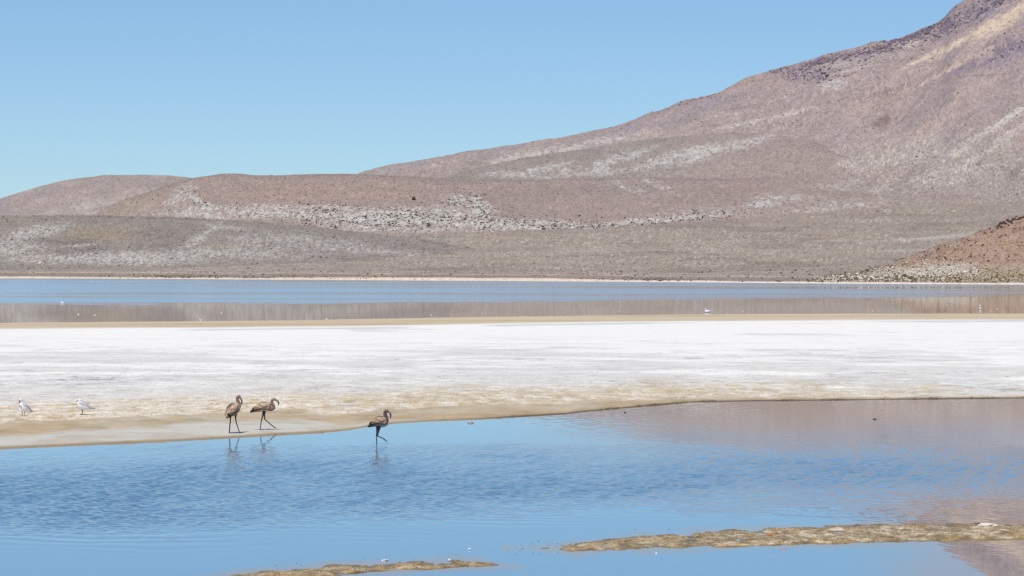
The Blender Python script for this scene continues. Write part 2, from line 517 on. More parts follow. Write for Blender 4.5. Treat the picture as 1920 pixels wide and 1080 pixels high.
hill('hill', 120, 2040, 2.4, 190, [(120, 436), (170, 407), (200, 392), (235, 374), (300, 352), (345, 338), (380, 331), (415, 325.5), (440, 325), (480, 328), (520, 329), (560, 327), (640, 326), (700, 327), (800, 333),
                                   (900, 335), (1000, 337), (1100, 335), (1200, 333), (1300, 335), (1400, 336), (1460, 333), (1500, 336), (1560, 346), (1650, 368), (1750, 390), (1900, 410), (2040, 420)], 14,
     lambda a, p: plain_y_at(a, poly([(120, 472), (300, 458), (640, 442), (900, 438), (1300, 418), (1600, 402), (2040, 380)], p)), lambda a, p, f: f * 1.28,
     paint_mid, M_FAR, 'long pinkish brown ridge with a bright white stony band along its foot', 1.25, 1.05, 130, key='ridge')

# shoulder in front of the volcano
def paint_shoulder(PX, PY, X, Y, T):
    C = np.tile(alb(160, 145, 138), PX.shape + (1,))
    C = mixc(C, alb(150, 138, 134), sstep(0.0, 0.7, fbm(PX / 70, PY / 14, 4, 73)) * 0.7 * sstep(1450, 1250, PX))
    C = mixc(C, alb(166, 147, 141), sstep(1150, 1400, PX))
    w = patches(PX, PY, [(965, 326, 50, 5, 0, 1.0), (1010, 318, 60, 7, 12, .7), (1125, 312, 20, 11, 40, 1.0), (1150, 300, 30, 6, 30, .9), (1190, 290, 40, 6, 20, .7), (1290, 292, 80, 13, 12, .95), (1345, 280, 40, 9, 12, .9), (1400, 268, 70, 9, 15, .6), (1060, 318, 60, 9, 0, .4),
                         (1100, 326, 120, 6, 4, .5), (1250, 305, 120, 4, 10, .7)], 0.95, 69, 5.5, 3)
    C = mixc(C, alb(202, 198, 192), w * 0.85)
    return C, 0.10 + 0.85 * w
hill('hill', 700, 1640, 2.4, 110, [(700, 362), (780, 345), (860, 324), (934, 305), (1007, 292), (1074, 282), (1152, 271), (1205, 262), (1270, 256), (1350, 249), (1430, 249), (1520, 262), (1600, 282), (1640, 300)], 20,
     lambda a, p: np.full_like(a, 6300.0), lambda a, p, f: f * 1.17, paint_shoulder, M_FAR, 'grey brown shoulder of the mountain with pale stony patches below its crest', 1.3, 1.0, 150, key='shoulder')

# the volcano
def paint_mount(PX, PY, X, Y, T):
    C = np.tile(alb(172, 153, 149), PX.shape + (1,))
    s = (0.62 * PX + PY) / 1.18
    lng = (PX - 0.62 * PY) / 1.18
    C = mixc(C, alb(162, 144, 140), sstep(0.0, 0.7, fbm(s / 24, lng / 120, 4, 74)) * 0.7)
    C = mixc(C, alb(188, 167, 158), sstep(0.05, 0.7, fbm(s / 18 + 5, lng / 90, 4, 75)) * 0.5)
    up = sstep(300, 120, PY)
    C = mixc(C, alb(176, 153, 152), up * 0.55)
    C = mixc(C, alb(158, 140, 134), sstep(250, 330, PY) * 0.6)
    C = mixc(C, alb(192, 163, 150), patches(PX, PY, [(1400, 150, 60, 12, 25, .6), (1500, 125, 60, 10, 20, .4), (1750, 140, 140, 20, 22, .3), (1650, 190, 140, 16, 15, .25), (850, 300, 60, 10, 12, .5)], 0.6, 76))
    C = mixc(C, alb(161, 147, 154), patches(PX, PY, [(1200, 240, 160, 12, 14, .7), (1330, 195, 70, 10, 16, .8), (930, 285, 90, 7, 12, .6), (1380, 185, 60, 8, 10, .7), (760, 312, 70, 7, 10, .7)], 0.7, 79))
    rock = patches(PX, PY, [(1530, 112, 45, 7, 12, 1.1), (1600, 104, 50, 5, 4, 1.0), (1510, 138, 55, 16, -8, .7), (1640, 94, 50, 8, 18, 1.0), (1705, 70, 75, 11, 24, 1.1), (1790, 40, 60, 12, 30, 1.1), (1855, 8, 50, 10, 32, 1.1),
                            (1890, 95, 50, 22, 22, .9), (1850, 118, 110, 9, 14, .7), (1700, 60, 60, 4, 26, .9), (1780, 28, 20, 8, 45, .8), (1900, -20, 120, 22, 32, .9)], 1.1, 80, 7, 4)
    C = mixc(C, alb(140, 126, 142), np.clip(rock * 1.2, 0, 1) * 0.9)
    ledge_shade = patches(PX, PY, [(1400, 200, 45, 2.2, 8, .9), (1565, 189, 40, 2.6, 16, .9), (1650, 174, 60, 2.4, 14, .9), (1850, 141, 60, 2.0, 3, .8), (1475, 214, 40, 2.0, 12, .6), (1760, 150, 40, 2, 10, .5), (1300, 222, 60, 2.4, 12, .5), (1720, 215, 90, 2.6, 24, .5), (1600, 245, 90, 2.6, 20, .4), (1820, 190, 80, 2.4, 28, .4)], 0.7, 84)
    C = mixc(C, alb(136, 120, 118), ledge_shade * 0.8)  # thin dark strokes paint relief shading into the slope colour
    cream = patches(PX, PY, [(1895, 30, 60, 11, 40, 1.2), (1850, 52, 40, 11, 36, 1.2), (1800, 78, 55, 6, 32, .9), (1740, 105, 60, 5, 26, .7), (1700, 82, 24, 7, 0, .7), (1800, 120, 90, 4, 28, .7), (1930, 10, 50, 10, 42, 1.0)], 0.5, 81, 14, 3)
    C = mixc(C, alb(224, 199, 176), np.clip(cream * 1.15, 0, 1))
    grey = patches(PX, PY, [(1570, 120, 60, 9, 8, .8), (1640, 108, 60, 7, 10, .6), (1690, 88, 40, 6, 15, .8), (1540, 135, 40, 8, 0, .5)], 0.5, 82)
    C = mixc(C, alb(184, 174, 170), grey * 0.8)
    w = patches(PX, PY, [(960, 296, 50, 7, 12, .9), (1020, 285, 40, 5, 18, .9), (1095, 271, 70, 6, 14, .95), (1170, 257, 60, 5, 14, .6), (1390, 232, 50, 3.5, 12, .9), (1470, 216, 60, 4, 16, .7), (1380, 212, 60, 3, 8, .4), (1560, 160, 26, 12, 15, .65), (1600, 130, 60, 3, 15, .5),
                         (1880, 228, 75, 6, 33, 1.25), (1800, 278, 50, 7, 33, .9), (1880, 258, 60, 4.5, 30, .8), (1840, 290, 60, 8, 28, .6), (1930, 200, 40, 5, 33, 1.1), (1650, 300, 170, 20, 8, .34), (1530, 312, 90, 6, 6, .45), (1700, 275, 80, 10, 15, .4), (1780, 330, 170, 24, 12, .36), (1500, 350, 120, 8, 5, .5), (1480, 300, 90, 6, 12, .4),
                         (1800, 390, 140, 14, 6, .35), (1340, 300, 60, 8, 10, .5)], 1.0, 83, 5.5, 3)
    C = mixc(C, alb(208, 198, 190), w * 0.85)
    tuft = (RNG.random(PX.shape) < 0.30 * sstep(215, 300, PY) * sstep(0.2, 0.75, vnoise(PX / 90, PY / 22, 96) * 0.8 + 0.3 * sstep(1300, 1800, PX)))
    C = mixc(C, alb(200, 188, 180), tuft * 0.5)
    return C, 0.09 + 0.8 * w + 0.12 * sstep(220, 330, PY)

def mount_streak(PX, PY):
    s = (0.62 * PX + PY) / 1.18
    lng = (PX - 0.62 * PY) / 1.18
    crag = np.zeros_like(PX)
    for e in [(1530, 112, 60, 9, 12), (1610, 102, 70, 8, 6), (1710, 68, 85, 15, 24), (1800, 36, 75, 15, 30), (1870, 0, 80, 18, 32), (1890, 95, 60, 25, 22), (1510, 140, 60, 18, -8)]:
        crag = np.maximum(crag, ell(PX, PY, *e))
    k = 1 - np.abs(fbm(s / 9, lng / 90, 4, 86))
    return (6 + 10 * sstep(950, 1350, PX)) * fbm(s / 20, lng / 130, 3, 85) + 5.0 * k * 1.0 + 24.0 * fbm(s / 45, lng / 260, 3, 89) * sstep(1150, 1500, PX) + crag * (13 * fbm(s / 6, lng / 16, 4, 87, 0.6) + 8 * fbm(PX / 22, PY / 9, 3, 88))
hill('mountain', 600, 2700, 2.5, 330, [(600, 350), (680, 322), (720, 310), (800, 297), (870, 283), (950, 272), (1000, 264), (1050, 257), (1100, 247), (1150, 237), (1190, 225), (1215, 212), (1240, 206), (1280, 188.5), (1330, 177),
                                       (1350, 172), (1375, 157), (1395, 146), (1440, 132), (1500, 115), (1550, 100), (1600, 88), (1640, 77), (1662, 78), (1690, 70), (1715, 60), (1754, 43), (1768, 33), (1776, 22), (1790, 10), (1810, -2), (1860, -35), (1920, -75), (2050, -160), (2250, -260), (2400, -290), (2700, -250)], 5,
     lambda a, p: poly([(600, 7200), (1350, 7100), (1620, 5900), (1800, 5400), (2700, 5300)], p, 90), lambda a, p, f: poly([(600, 8600), (1200, 9000), (1800, 9600), (2700, 9900)], p), paint_mount, M_MOUNT,
     'tall pink and mauve volcano slope climbing out of the picture at the right', 3.4, 1.12, 420, streak=mount_streak, wiggle=1.0, rough_crest=0.7)

# rocky hill at the right, nearer than the rest
def paint_rocky(PX, PY, X, Y, T):
    sh = poly(FAR_SHORE, PX)
    d = sh - PY
    C = np.tile(alb(178, 146, 125), PX.shape + (1,))
    C = mixc(C, alb(182, 155, 140), sstep(0, 0.7, fbm(PX / 30, PY / 12, 4, 91)) * 0.7)
    C = mixc(C, alb(152, 122, 106), sstep(0.1, 0.7, fbm(PX / 16, PY / 7, 4, 92)) * 0.6)
    C = mixc(C, alb(178, 160, 138), sstep(55, 15, d) * 0.75)
    C = mixc(C, alb(170, 152, 122), patches(PX, PY, [(1640, 503, 60, 7, 18, .6), (1700, 485, 40, 6, 25, .5), (1880, 512, 80, 8, 0, .6)], 0.7, 93))
    w = patches(PX, PY, [(1760, 508, 50, 10, 8, 1.15), (1700, 512, 60, 8, 0, .9), (1810, 510, 40, 6, -5, .9), (1640, 522, 90, 4.5, 0, 1.2), (1560, 525, 40, 4, 0, 1.2), (1720, 524, 40, 5, 0, 1.0), (1590, 515, 30, 3, 10, .7)], 0.7, 94, 6, 3)
    C = mixc(C, alb(206, 198, 186), np.clip(w, 0, 1) * 0.8)
    C = mixc(C, alb(240, 236, 228), 1 - sstep(1.6, 2.6, d))
    return C, 0.05 + 0.6 * w
hill('hill', 1490, 2680, 1.9, 130, [(1490, 531), (1520, 525), (1560, 517), (1600, 511), (1640, 501), (1700, 484), (1760, 459), (1800, 447), (1840, 432), (1865, 424), (1880, 414), (1920, 402), (2000, 380), (2200, 335), (2400, 320), (2680, 360)], 8,
     lambda a, p: Y_FAR(a) * 1.004 + 2, lambda a, p, f: f * poly([(1490, 1.03), (1700, 1.12), (1920, 1.2), (2680, 1.3)], p), paint_rocky, M_NEAR,
     'nearer orange brown rocky hill dotted with dark stones at the right', 0.22, 1.0, 40, wiggle=0.5, key='rocky')

# ------------------------------------------------------------------ lake
A = cols(-60, 1980, 12, -2600, 4500, 24)
iy = np.linspace(1 / 165.0, 1 / 3900.0, 260)
AA, YY = np.meshgrid(A, 1 / iy)
XX = AA * YY
PX, PY = proj(XX, YY, YY * 0)
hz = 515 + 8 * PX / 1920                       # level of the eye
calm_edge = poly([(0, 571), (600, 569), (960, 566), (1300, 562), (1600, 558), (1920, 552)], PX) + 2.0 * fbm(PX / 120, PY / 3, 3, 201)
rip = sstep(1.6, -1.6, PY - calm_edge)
band = fbm(PX / 700, PY / 2.6, 3, 203)
rough = 0.030 + rip * (0.10 + 0.06 * band)
calm_streak = sstep(900, 1500, PX) * sstep(0.05, 0.4, fbm(PX / 900, PY / 3.2, 3, 205))
rough = rough * (1 - 0.72 * calm_streak * rip)
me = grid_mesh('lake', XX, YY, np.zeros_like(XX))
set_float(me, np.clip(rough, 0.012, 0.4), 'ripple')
bed_refl = mixc(np.tile(np.array([0.27, 0.235, 0.20]), PX.shape + (1,)), (0.225, 0.385, 0.55), rip)  # reflections painted in: hill brown where calm, sky blue where rippled
set_color(me, bed_refl)
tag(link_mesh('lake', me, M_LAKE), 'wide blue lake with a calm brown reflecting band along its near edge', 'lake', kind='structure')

# ------------------------------------------------------------------ outlines of the mud banks, then the pool with real ripples
BANK_TOP_1 = [(960, 1034), (1020, 1028), (1060, 1020), (1110, 1014), (1200, 1006), (1340, 996), (1450, 989), (1560, 985), (1700, 982), (1920, 980.5), (2300, 978)]
BANK_LOW_1 = [(960, 1026), (1000, 1026), (1070, 1036), (1200, 1030), (1300, 1027), (1450, 1023.5), (1560, 1020), (1640, 1018), (1760, 1014), (1920, 1013), (2300, 1010)]
BANK_TOP_2 = [(200, 1096), (380, 1081), (450, 1072), (560, 1063), (700, 1056), (800, 1051), (860, 1049), (900, 1053), (930, 1058), (960, 1064)]
BANK_LOW_2 = [(200, 1114), (380, 1104), (560, 1096), (640, 1079), (700, 1074), (800, 1069), (880, 1063), (930, 1060), (960, 1060)]
def axis(segs):
    out = [segs[0][0]]
    for a, b, st in segs:
        nn = max(1, int(round((b - a) / st)))
        out += list(np.linspace(a, b, nn + 1)[1:])
    return np.array(out)
ys = axis([(-60, 20, 8), (20, 30, 1.0), (30, 36, 0.10), (36, 58, 0.05), (58, 84, 0.16), (84, 130, 6)])
us = axis([(-3.0, -0.26, 0.18), (-0.25, 0.25, 0.00112), (0.26, 3.0, 0.18)])
UU, YY = np.meshgrid(us, ys)
XX = UU * np.maximum(YY, 30)
PX, PY = proj(XX, np.maximum(YY, 12), YY * 0)
tl = PY + 0.0 * PX
up_edge = poly([(-200, 880), (0, 868), (200, 858), (500, 846), (900, 848), (1300, 852), (1700, 846), (1920, 842)], PX) + 9 * fbm(PX / 160, PY / 14, 4, 211)
dn_edge = poly([(-200, 1015), (0, 1003), (300, 998), (640, 978), (960, 958), (1300, 934), (1920, 916)], PX) + 6 * fbm(PX / 160, PY / 10, 3, 212)
E = sstep(-30, 40, PY - up_edge) * sstep(22, -34, PY - dn_edge)
patch = 0.8 + 0.25 * fbm(XX / 2.2, YY / 5.0, 3, 213)
E = E * np.clip(patch, 0.3, 1.2) * (1 - 0.5 * sstep(1350, 1950, PX))
shore_gap = Y_POOL(UU) - YY
base_e = 0.20 + 0.22 * sstep(0, 0.5, fbm(XX / 3, YY / 7, 3, 214)) * sstep(0.3, 4, shore_gap)
base_e *= 1 - 0.72 * sstep(955, 985, PY)
wz = np.zeros_like(XX)
rs = np.random.default_rng(5)
for k in range(26):
    lam = rs.uniform(0.14, 0.36)
    th = rs.normal(math.radians(-122), math.radians(34))
    kx, ky = 2 * math.pi / lam * math.cos(th), 2 * math.pi / lam * math.sin(th)
    wz += lam ** 1.0 * np.sin(kx * XX + ky * YY + rs.uniform(0, 6.28) + 2.2 * vnoise(XX / 0.8, YY / 1.8, 220 + k))
wz /= 26 ** 0.5
chop = fbm(XX / 0.125, YY / 0.46, 3, 230, 0.6)
W = (0.0190 * wz + 0.0146 * chop) * (E + base_e * 0.35)
lines = sstep(-26, 8, PY - dn_edge) * sstep(52, 10, PY - dn_edge)            # long low swell lines below the ruffled water
th = math.radians(-97)
ph = 2 * math.pi / 0.62 * (math.cos(th) * XX + math.sin(th) * YY) + 6.0 * fbm(XX / 3.0, YY / 3.5, 4, 231)
W += 0.0024 * np.sin(ph) * lines * np.clip(1.6 * vnoise(XX / 1.8, YY / 1.6, 232) - 0.25, 0, 1)
W *= sstep(29, 33, YY) * (1 - sstep(80, 86, YY))
me = grid_mesh('pool', XX, YY, W)
rough = 0.016 + 0.045 * np.clip(E, 0, 1) + 0.040 * sstep(10, 40, PY - poly(POOL_SHORE, PX)) * sstep(960, 900, PY)
set_float(me, rough, 'ripple')
edge_px = PY - poly(POOL_SHORE, PX)
mud_refl = sstep(90, 12, edge_px + 14 * fbm(XX / 2, YY / 6, 3, 240)) * sstep(900, 1400, PX) + 0.5 * sstep(8, 0, edge_px)  # brown at right paints in the mountain's reflection; thin mud edge all along
bed_refl = mixc(np.tile(np.array([0.155, 0.29, 0.41]), PX.shape + (1,)), (0.085, 0.175, 0.272), np.clip(E, 0, 1) ** 1.3)      # darker reflection of the ruffled water painted in
mud_refl = np.maximum(mud_refl, sstep(1600, 1800, PX + 40 * fbm(XX / 1.5, YY / 3, 3, 241)) * sstep(915, 950, PY) * 0.9)  # lower right browned to strengthen the mirrored mountain
bed_refl = mixc(bed_refl, (0.29, 0.24, 0.20), np.clip(mud_refl, 0, 1))
nb = 5 * fbm(XX / 0.5, YY / 0.9, 4, 242)
for tp, bt in ((BANK_TOP_1, BANK_LOW_1), (BANK_TOP_2, BANK_LOW_2)):           # mud just under the surface round the banks
    mm = np.minimum(PY - poly(tp, PX), poly(bt, PX) - PY) + nb
    inside_x = (PX > tp[0][0] - 20) & (PX < tp[-1][0] + 20)
    bed_refl = mixc(bed_refl, (0.30, 0.235, 0.15), sstep(-11, 1, mm) * inside_x * 0.85)
set_color(me, bed_refl)
tag(link_mesh('pool', me, M_POOL), 'shallow blue pool with a ruffled middle in front of the salt flat', 'water', kind='structure')

# ------------------------------------------------------------------ salt flat between pool and lake
def flat_z(a, Y):
    s = Y - Y_POOL(a)
    e = Y_LAKE(a) - Y
    up1 = np.where(s > 0, 0.015 + 0.10 * (1 - np.exp(-np.maximum(s, 0) / 5)), s * 0.06)
    up2 = np.where(e > 0, 0.01 + 0.10 * (1 - np.exp(-np.maximum(e, 0) / 40)), e * 0.02)
    return np.minimum(up1, up2)

A = cols(-50, 1970, 2.6, -2600, 4500, 30)
tt = np.concatenate([np.linspace(-0.05, 0.0, 16)[:-1], np.linspace(0.0, 0.25, 130)[:-1], np.linspace(0.25, 1.0, 190), np.linspace(1.0, 1.06, 8)[1:]])
AA, TT = np.meshgrid(A, tt)
y0, y1 = Y_POOL(AA), Y_LAKE(AA)
YY = 1 / (1 / y0 + (1 / y1 - 1 / y0) * TT)
XX = AA * YY
s_near = YY - y0
ZZ = flat_z(AA, YY)
edge_n = fbm(XX / 1.0, YY / 1.8, 5, 301, 0.6)
lump = sstep(0.5, 6, s_near) * sstep(40, 12, s_near)
ZZ = ZZ + (0.008 + 0.022 * lump) * edge_n * sstep(60, 20, s_near) + 0.010 * fbm(XX / 5, YY / 7, 3, 302)
PX, PY = proj(XX, YY, YY * 0)
d = poly(POOL_SHORE, PX) - PY
wob = fbm(XX / 3.0, YY / 4.0, 4, 310)
wob2 = fbm(XX / 0.8, YY / 1.6, 4, 311)
keys = [(-400, 20, 44, 78), (0, 20, 43, 76), (250, 26, 44, 74), (400, 30, 45, 74), (560, 22, 38, 70), (640, 10, 28, 58), (960, 1, 22, 46), (1180, 0, 12, 34), (1300, 0, 6, 28), (1500, 0, 5, 22), (1700, 0, 4, 17), (1800, 0, 2, 8), (1920, 0, 1, 4), (2600, 0, 1, 4)]
k0 = np.array(keys, float)
strip, brown, cream = (np.interp(PX, k0[:, 0], k0[:, i]) for i in (1, 2, 3))
dw = d + (3.0 * wob + 2.0 * wob2) * sstep(3, 14, d)
# from grey salt near the pool to bright salt near the lake
white_amt = np.interp(PY, [600, 650, 668, 690, 705, 722, 760], [1.0, 0.94, 0.66, 0.54, 0.36, 0.16, 0.08])
stk = fbm(XX / 9.0, YY / 5.5, 5, 320, 0.55)
w = sstep(-0.22, 0.22, stk + (white_amt - 0.5) * 1.5)
C = mixc(np.tile(alb(217, 216, 212), PX.shape + (1,)), np.array([0.765, 0.758, 0.738]), w)
C = mixc(C, alb(206, 206, 205), sstep(0.10, 0.6, fbm(XX / 5, YY / 3.0, 5, 321, 0.62)) * 0.5 * sstep(625, 650, PY))
C = mixc(C, alb(190, 190, 189), sstep(0.25, 0.7, fbm(XX / 2.2, YY / 2.2, 5, 324, 0.65)) * 0.45 * sstep(640, 665, PY))
C = mixc(C, np.array([0.765, 0.758, 0.738]), sstep(0.2, 0.7, fbm(XX / 3.0, YY / 1.6, 5, 325, 0.65)) * 0.6)
C = mixc(C, alb(168, 167, 165), sstep(0.30, 0.75, fbm(XX / 1.1, YY / 1.3, 5, 326, 0.66)) * 0.55 * sstep(640, 670, PY) * sstep(-0.2, 0.4, fbm(XX / 14, YY / 9, 3, 327)))
C = mixc(C, alb(150, 149, 147), sstep(0.42, 0.8, fbm(XX / 0.55, YY / 0.9, 5, 328, 0.66)) * 0.5 * sstep(675, 705, PY))
C *= (1 + 0.055 * (RNG.random(PX.shape) * 2 - 1) * sstep(625, 715, PY))[..., None]
C = mixc(C, alb(214, 208, 196), sstep(0.0, 0.5, wob2) * 0.5 * sstep(715, 745, PY))
C = mixc(C, alb(196, 180, 148), sstep(0.15, 0.55, fbm(XX / 0.9, YY / 2.2, 4, 322)) * 0.55 * sstep(cream + 26, cream, dw) * sstep(380, 640, PX))
rug = 0.18 + 0.5 * sstep(690, 725, PY) + 0.0 * PX
rug = np.maximum(rug, 0.0)
# dark cracks in the grey salt at the left
ck = sstep(0.15, 0.45, fbm(XX / 0.6, YY / 0.7, 5, 330, 0.65)) * (ell(PX, PY, 150, 717, 95, 6, 0) + 0.6 * ell(PX, PY, 600, 737, 90, 4, 0) + 0.5 * ell(PX, PY, 1250, 724, 150, 4, 0))
C = mixc(C, alb(128, 128, 126), np.clip(ck * 1.1, 0, 0.8))
# cream crust, brown band, grey strip, wet edge
cr = np.tile(alb(220, 210, 192), PX.shape + (1,))
cr = mixc(cr, alb(203, 181, 146), sstep(-0.1, 0.5, fbm(XX / 0.5, YY / 1.5, 5, 331, 0.62)) * 0.85)
cr = mixc(cr, alb(176, 152, 116), sstep(0.2, 0.7, fbm(XX / 0.3, YY / 1.0, 4, 332, 0.62)) * 0.7)
cr = mixc(cr, alb(190, 175, 146), 0.55 * sstep(480, 800, PX))
cr = mixc(cr, alb(232, 228, 220), sstep(0.1, 0.5, fbm(XX / 0.3, YY / 0.9, 4, 333, 0.62)) * 0.7)
in_cream = sstep(cream + 14, cream - 12, dw + 5 * fbm(XX / 0.7, YY / 1.5, 4, 337))
C = mixc(C, cr, in_cream * (0.92 - 0.35 * sstep(1000, 1700, PX)))
rug = np.maximum(rug, in_cream * 1.0)
br = np.tile(alb(184, 163, 134), PX.shape + (1,))
br = mixc(br, alb(188, 176, 154), sstep(-0.1, 0.6, fbm(XX / 2, YY / 1.5, 4, 334)))
br = mixc(br, alb(160, 146, 112), sstep(0.1, 0.6, fbm(XX / 1.2, YY / 2.5, 4, 335)) * 0.6)
in_brown = sstep(brown + 2, brown - 4, dw)
C = mixc(C, br, in_brown * 0.95)
rug = np.where(in_brown > 0.5, 0.45, rug)
sr = np.tile(alb(197, 196, 187), PX.shape + (1,))
sr = mixc(sr, alb(186, 176, 160), sstep(0.0, 0.5, fbm(XX / 1.5, YY / 1.2, 4, 336)) * 0.7)
in_strip = sstep(strip + 2, strip - 6, dw) * sstep(3, 8, strip)
C = mixc(C, sr, in_strip)
rug = np.where(in_strip > 0.5, 0.22, rug)
C = mixc(C, alb(168, 148, 116), sstep(4.2, 1.6, d) * (0.85 - 0.2 * sstep(900, 1200, PX)))
C = mixc(C, alb(96, 86, 76), sstep(1.9, 0.5, d) * (0.35 + 0.6 * sstep(850, 1000, PX)))
# wet brown mud and a thin grey line painting a puddle's reflection, lake side
u = PY - poly(LAKE_SHORE, PX)
un = u + 1.2 * fbm(XX / 30, YY / 30, 3, 340)
C = mixc(C, alb(182, 190, 196), np.exp(-((un - poly([(0, 18.5), (960, 17), (1600, 17), (1920, 16)], PX)) / 1.3) ** 2) * 0.75 * sstep(0.2, 0.55, vnoise(PX / 140, PX * 0, 341)))
tan = np.tile(alb(202, 188, 162), PX.shape + (1,))
tan = mixc(tan, alb(186, 169, 140), sstep(-0.1, 0.5, fbm(PX / 500, PY / 2.2, 3, 342)) * 0.8)
tan = mixc(tan, alb(212, 190, 160), sstep(0.1, 0.5, fbm(PX / 300, PY / 1.8, 3, 343)) * 0.7)
C = mixc(C, tan, sstep(15.5, 11.5, un))
me = grid_mesh('salt_flat', XX, YY, ZZ)
set_color(me, np.clip(C, 0, 0.85))
set_float(me, np.clip(rug, 0, 1), 'rugged')
tag(link_mesh('salt_flat', me, M_SALT), 'white salt flat with a cream crust and brown mud along the pool', 'salt flat', kind='structure')
SALT = (XX, YY, ZZ, PX, PY, in_cream * (1 - in_brown), d)

# ------------------------------------------------------------------ low mud banks in the pool
def mud_bank(top, bot, lo, hi, seed, paint, label):
    pxs = np.arange(lo, hi, 2.2)
    pys = np.arange(min(p[1] for p in top) - 12, max(p[1] for p in bot) + 10, 0.8)
    PXg, PYg = np.meshgrid(pxs, pys[::-1])
    X, Y = unproj(PXg, PYg)
    mt_, mb_ = PYg - poly(top, PXg), poly(bot, PXg) - PYg
    rag = fbm(X / 0.35, Y / 0.8, 5, seed, 0.6)
    rag2 = fbm(X / 0.12, Y / 0.25, 3, seed + 9, 0.6)
    mm = np.minimum(mt_ * 0.9, mb_ * 1.5)
    Z = np.clip(mm, -10, 7) * 0.0036 + 0.019 * rag * sstep(-9, 2, mm) + 0.006 * rag2 * sstep(-4, 5, mm) - 0.006
    Z = np.where(mm < -9, -0.06, Z)
    C, rg = paint(PXg, PYg, X, Y, mt_, mb_, Z)
    me = grid_mesh('mud_bank', X, Y, Z)
    set_color(me, C)
    set_float(me, rg, 'rugged')
    tag(link_mesh('mud_bank', me, M_SALT), label, 'mud bank', kind='structure')
    return X, Y, Z, PXg, PYg

def paint_bank(PX, PY, X, Y, a, b, Z):
    C = np.tile(alb(166, 148, 114), PX.shape + (1,))
    C = mixc(C, alb(186, 156, 104), sstep(7, 1, b + 2 * fbm(X / 0.6, Y, 3, 403)) * 0.8)
    C = mixc(C, alb(120, 110, 92), sstep(7, 0, a) * 0.75)
    n = fbm(X / 0.13, Y / 0.22, 5, 401, 0.65)
    C = mixc(C, alb(208, 198, 182), sstep(0.12, 0.5, n) * (0.45 + 0.45 * sstep(1280, 1480, PX)) * sstep(3, 9, a))
    C = mixc(C, alb(116, 100, 80), sstep(0.05, 0.5, -n) * 0.75)
    C = mixc(C, alb(172, 140, 96), sstep(0.3, 0.7, fbm(X / 0.3, Y / 0.5, 4, 402)) * 0.45)
    C = mixc(C, alb(108, 99, 84), sstep(0.016, 0.0, Z) * 0.75)
    return C, np.ones_like(PX)
BANK1 = mud_bank(BANK_TOP_1, BANK_LOW_1, 960, 2300, 410, paint_bank, 'narrow mud bank with pale crust reaching in from the right of the pool')
BANK2 = mud_bank(BANK_TOP_2, BANK_LOW_2, 200, 960, 430, paint_bank, 'small brown mud bank tapering off in the middle of the near water')

# ------------------------------------------------------------------ small shapes used again and again
def ico(level):
    p = (1 + 5 ** 0.5) / 2
    v = [(-1, p, 0), (1, p, 0), (-1, -p, 0), (1, -p, 0), (0, -1, p), (0, 1, p), (0, -1, -p), (0, 1, -p), (p, 0, -1), (p, 0, 1), (-p, 0, -1), (-p, 0, 1)]
    v = [np.array(x) / np.linalg.norm(x) for x in v]
    f = [(0, 11, 5), (0, 5, 1), (0, 1, 7), (0, 7, 10), (0, 10, 11), (1, 5, 9), (5, 11, 4), (11, 10, 2), (10, 7, 6), (7, 1, 8), (3, 9, 4), (3, 4, 2), (3, 2, 6), (3, 6, 8), (3, 8, 9), (4, 9, 5), (2, 4, 11), (6, 2, 10), (8, 6, 7), (9, 8, 1)]
    for _ in range(level):
        mid, nf = {}, []
        def md(i, j):
            k = (min(i, j), max(i, j))
            if k not in mid:
                q = v[i] + v[j]
                v.append(q / np.linalg.norm(q))
                mid[k] = len(v) - 1
            return mid[k]
        for a, b, c in f:
            ab, bc, ca_ = md(a, b), md(b, c), md(c, a)
            nf += [(a, ab, ca_), (b, bc, ab), (c, ca_, bc), (ab, bc, ca_)]
        f = nf
    return np.array(v), np.array(f)
ICO0, ICO1 = ico(0), ico(1)

def scatter_mesh(name, pos, size, flat, rgb, sink=0.2, jit=0.35, mat=None, tone=0.35):
    """many small lumps joined into one mesh"""
    v, f = ICO0
    n = len(pos)
    sc = size[:, None, None] * (1 + jit * RNG.uniform(-1, 1, (n, len(v), 1)))
    stretch = np.stack([RNG.uniform(0.7, 1.5, n), RNG.uniform(0.7, 1.4, n), np.full(n, flat) * RNG.uniform(0.7, 1.3, n)], -1)[:, None, :]
    an = RNG.uniform(0, 6.28, n)
    P = v[None] * sc * stretch
    c, s = np.cos(an)[:, None], np.sin(an)[:, None]
    P = np.stack([P[..., 0] * c - P[..., 1] * s, P[..., 0] * s + P[..., 1] * c, P[..., 2]], -1)
    P = P + pos[:, None, :]
    P[..., 2] += (size * flat * (1 - sink))[:, None] * 0.6
    F = (f[None] + (np.arange(n) * len(v))[:, None, None]).reshape(-1, 3)
    me = raw_mesh(name, P.reshape(-1, 3), F, smooth=False)
    cc = np.asarray(rgb)
    if cc.ndim == 1: cc = np.tile(cc, (n, 1))
    cc = cc * (1 + tone * RNG.uniform(-1, 1, (n, 1)))
    set_color(me, np.repeat(cc, len(v), 0))
    return link_mesh(name, me, mat)

def pick(layer, weight, n):
    XX, YY, ZZ, PX, PY = layer[:5]
    wgt = np.clip(weight, 0, None).ravel().astype(float)
    idx = RNG.choice(wgt.size, n, replace=True, p=wgt / wgt.sum())
    P = np.stack([XX.ravel()[idx], YY.ravel()[idx], ZZ.ravel()[idx]], -1)
    return P, PX.ravel()[idx], PY.ravel()[idx]

def salt_at(px, py):
    """the point of the salt flat seen at a pixel of the photograph"""
    z = 0.05
    for _ in range(4):
        x, y = unproj(px, py, z)
        i = np.argmin((SALT[0] - x) ** 2 + (SALT[1] - y) ** 2)
        z = float(SALT[2].ravel()[i])
    return Vector((float(x), float(y), z))

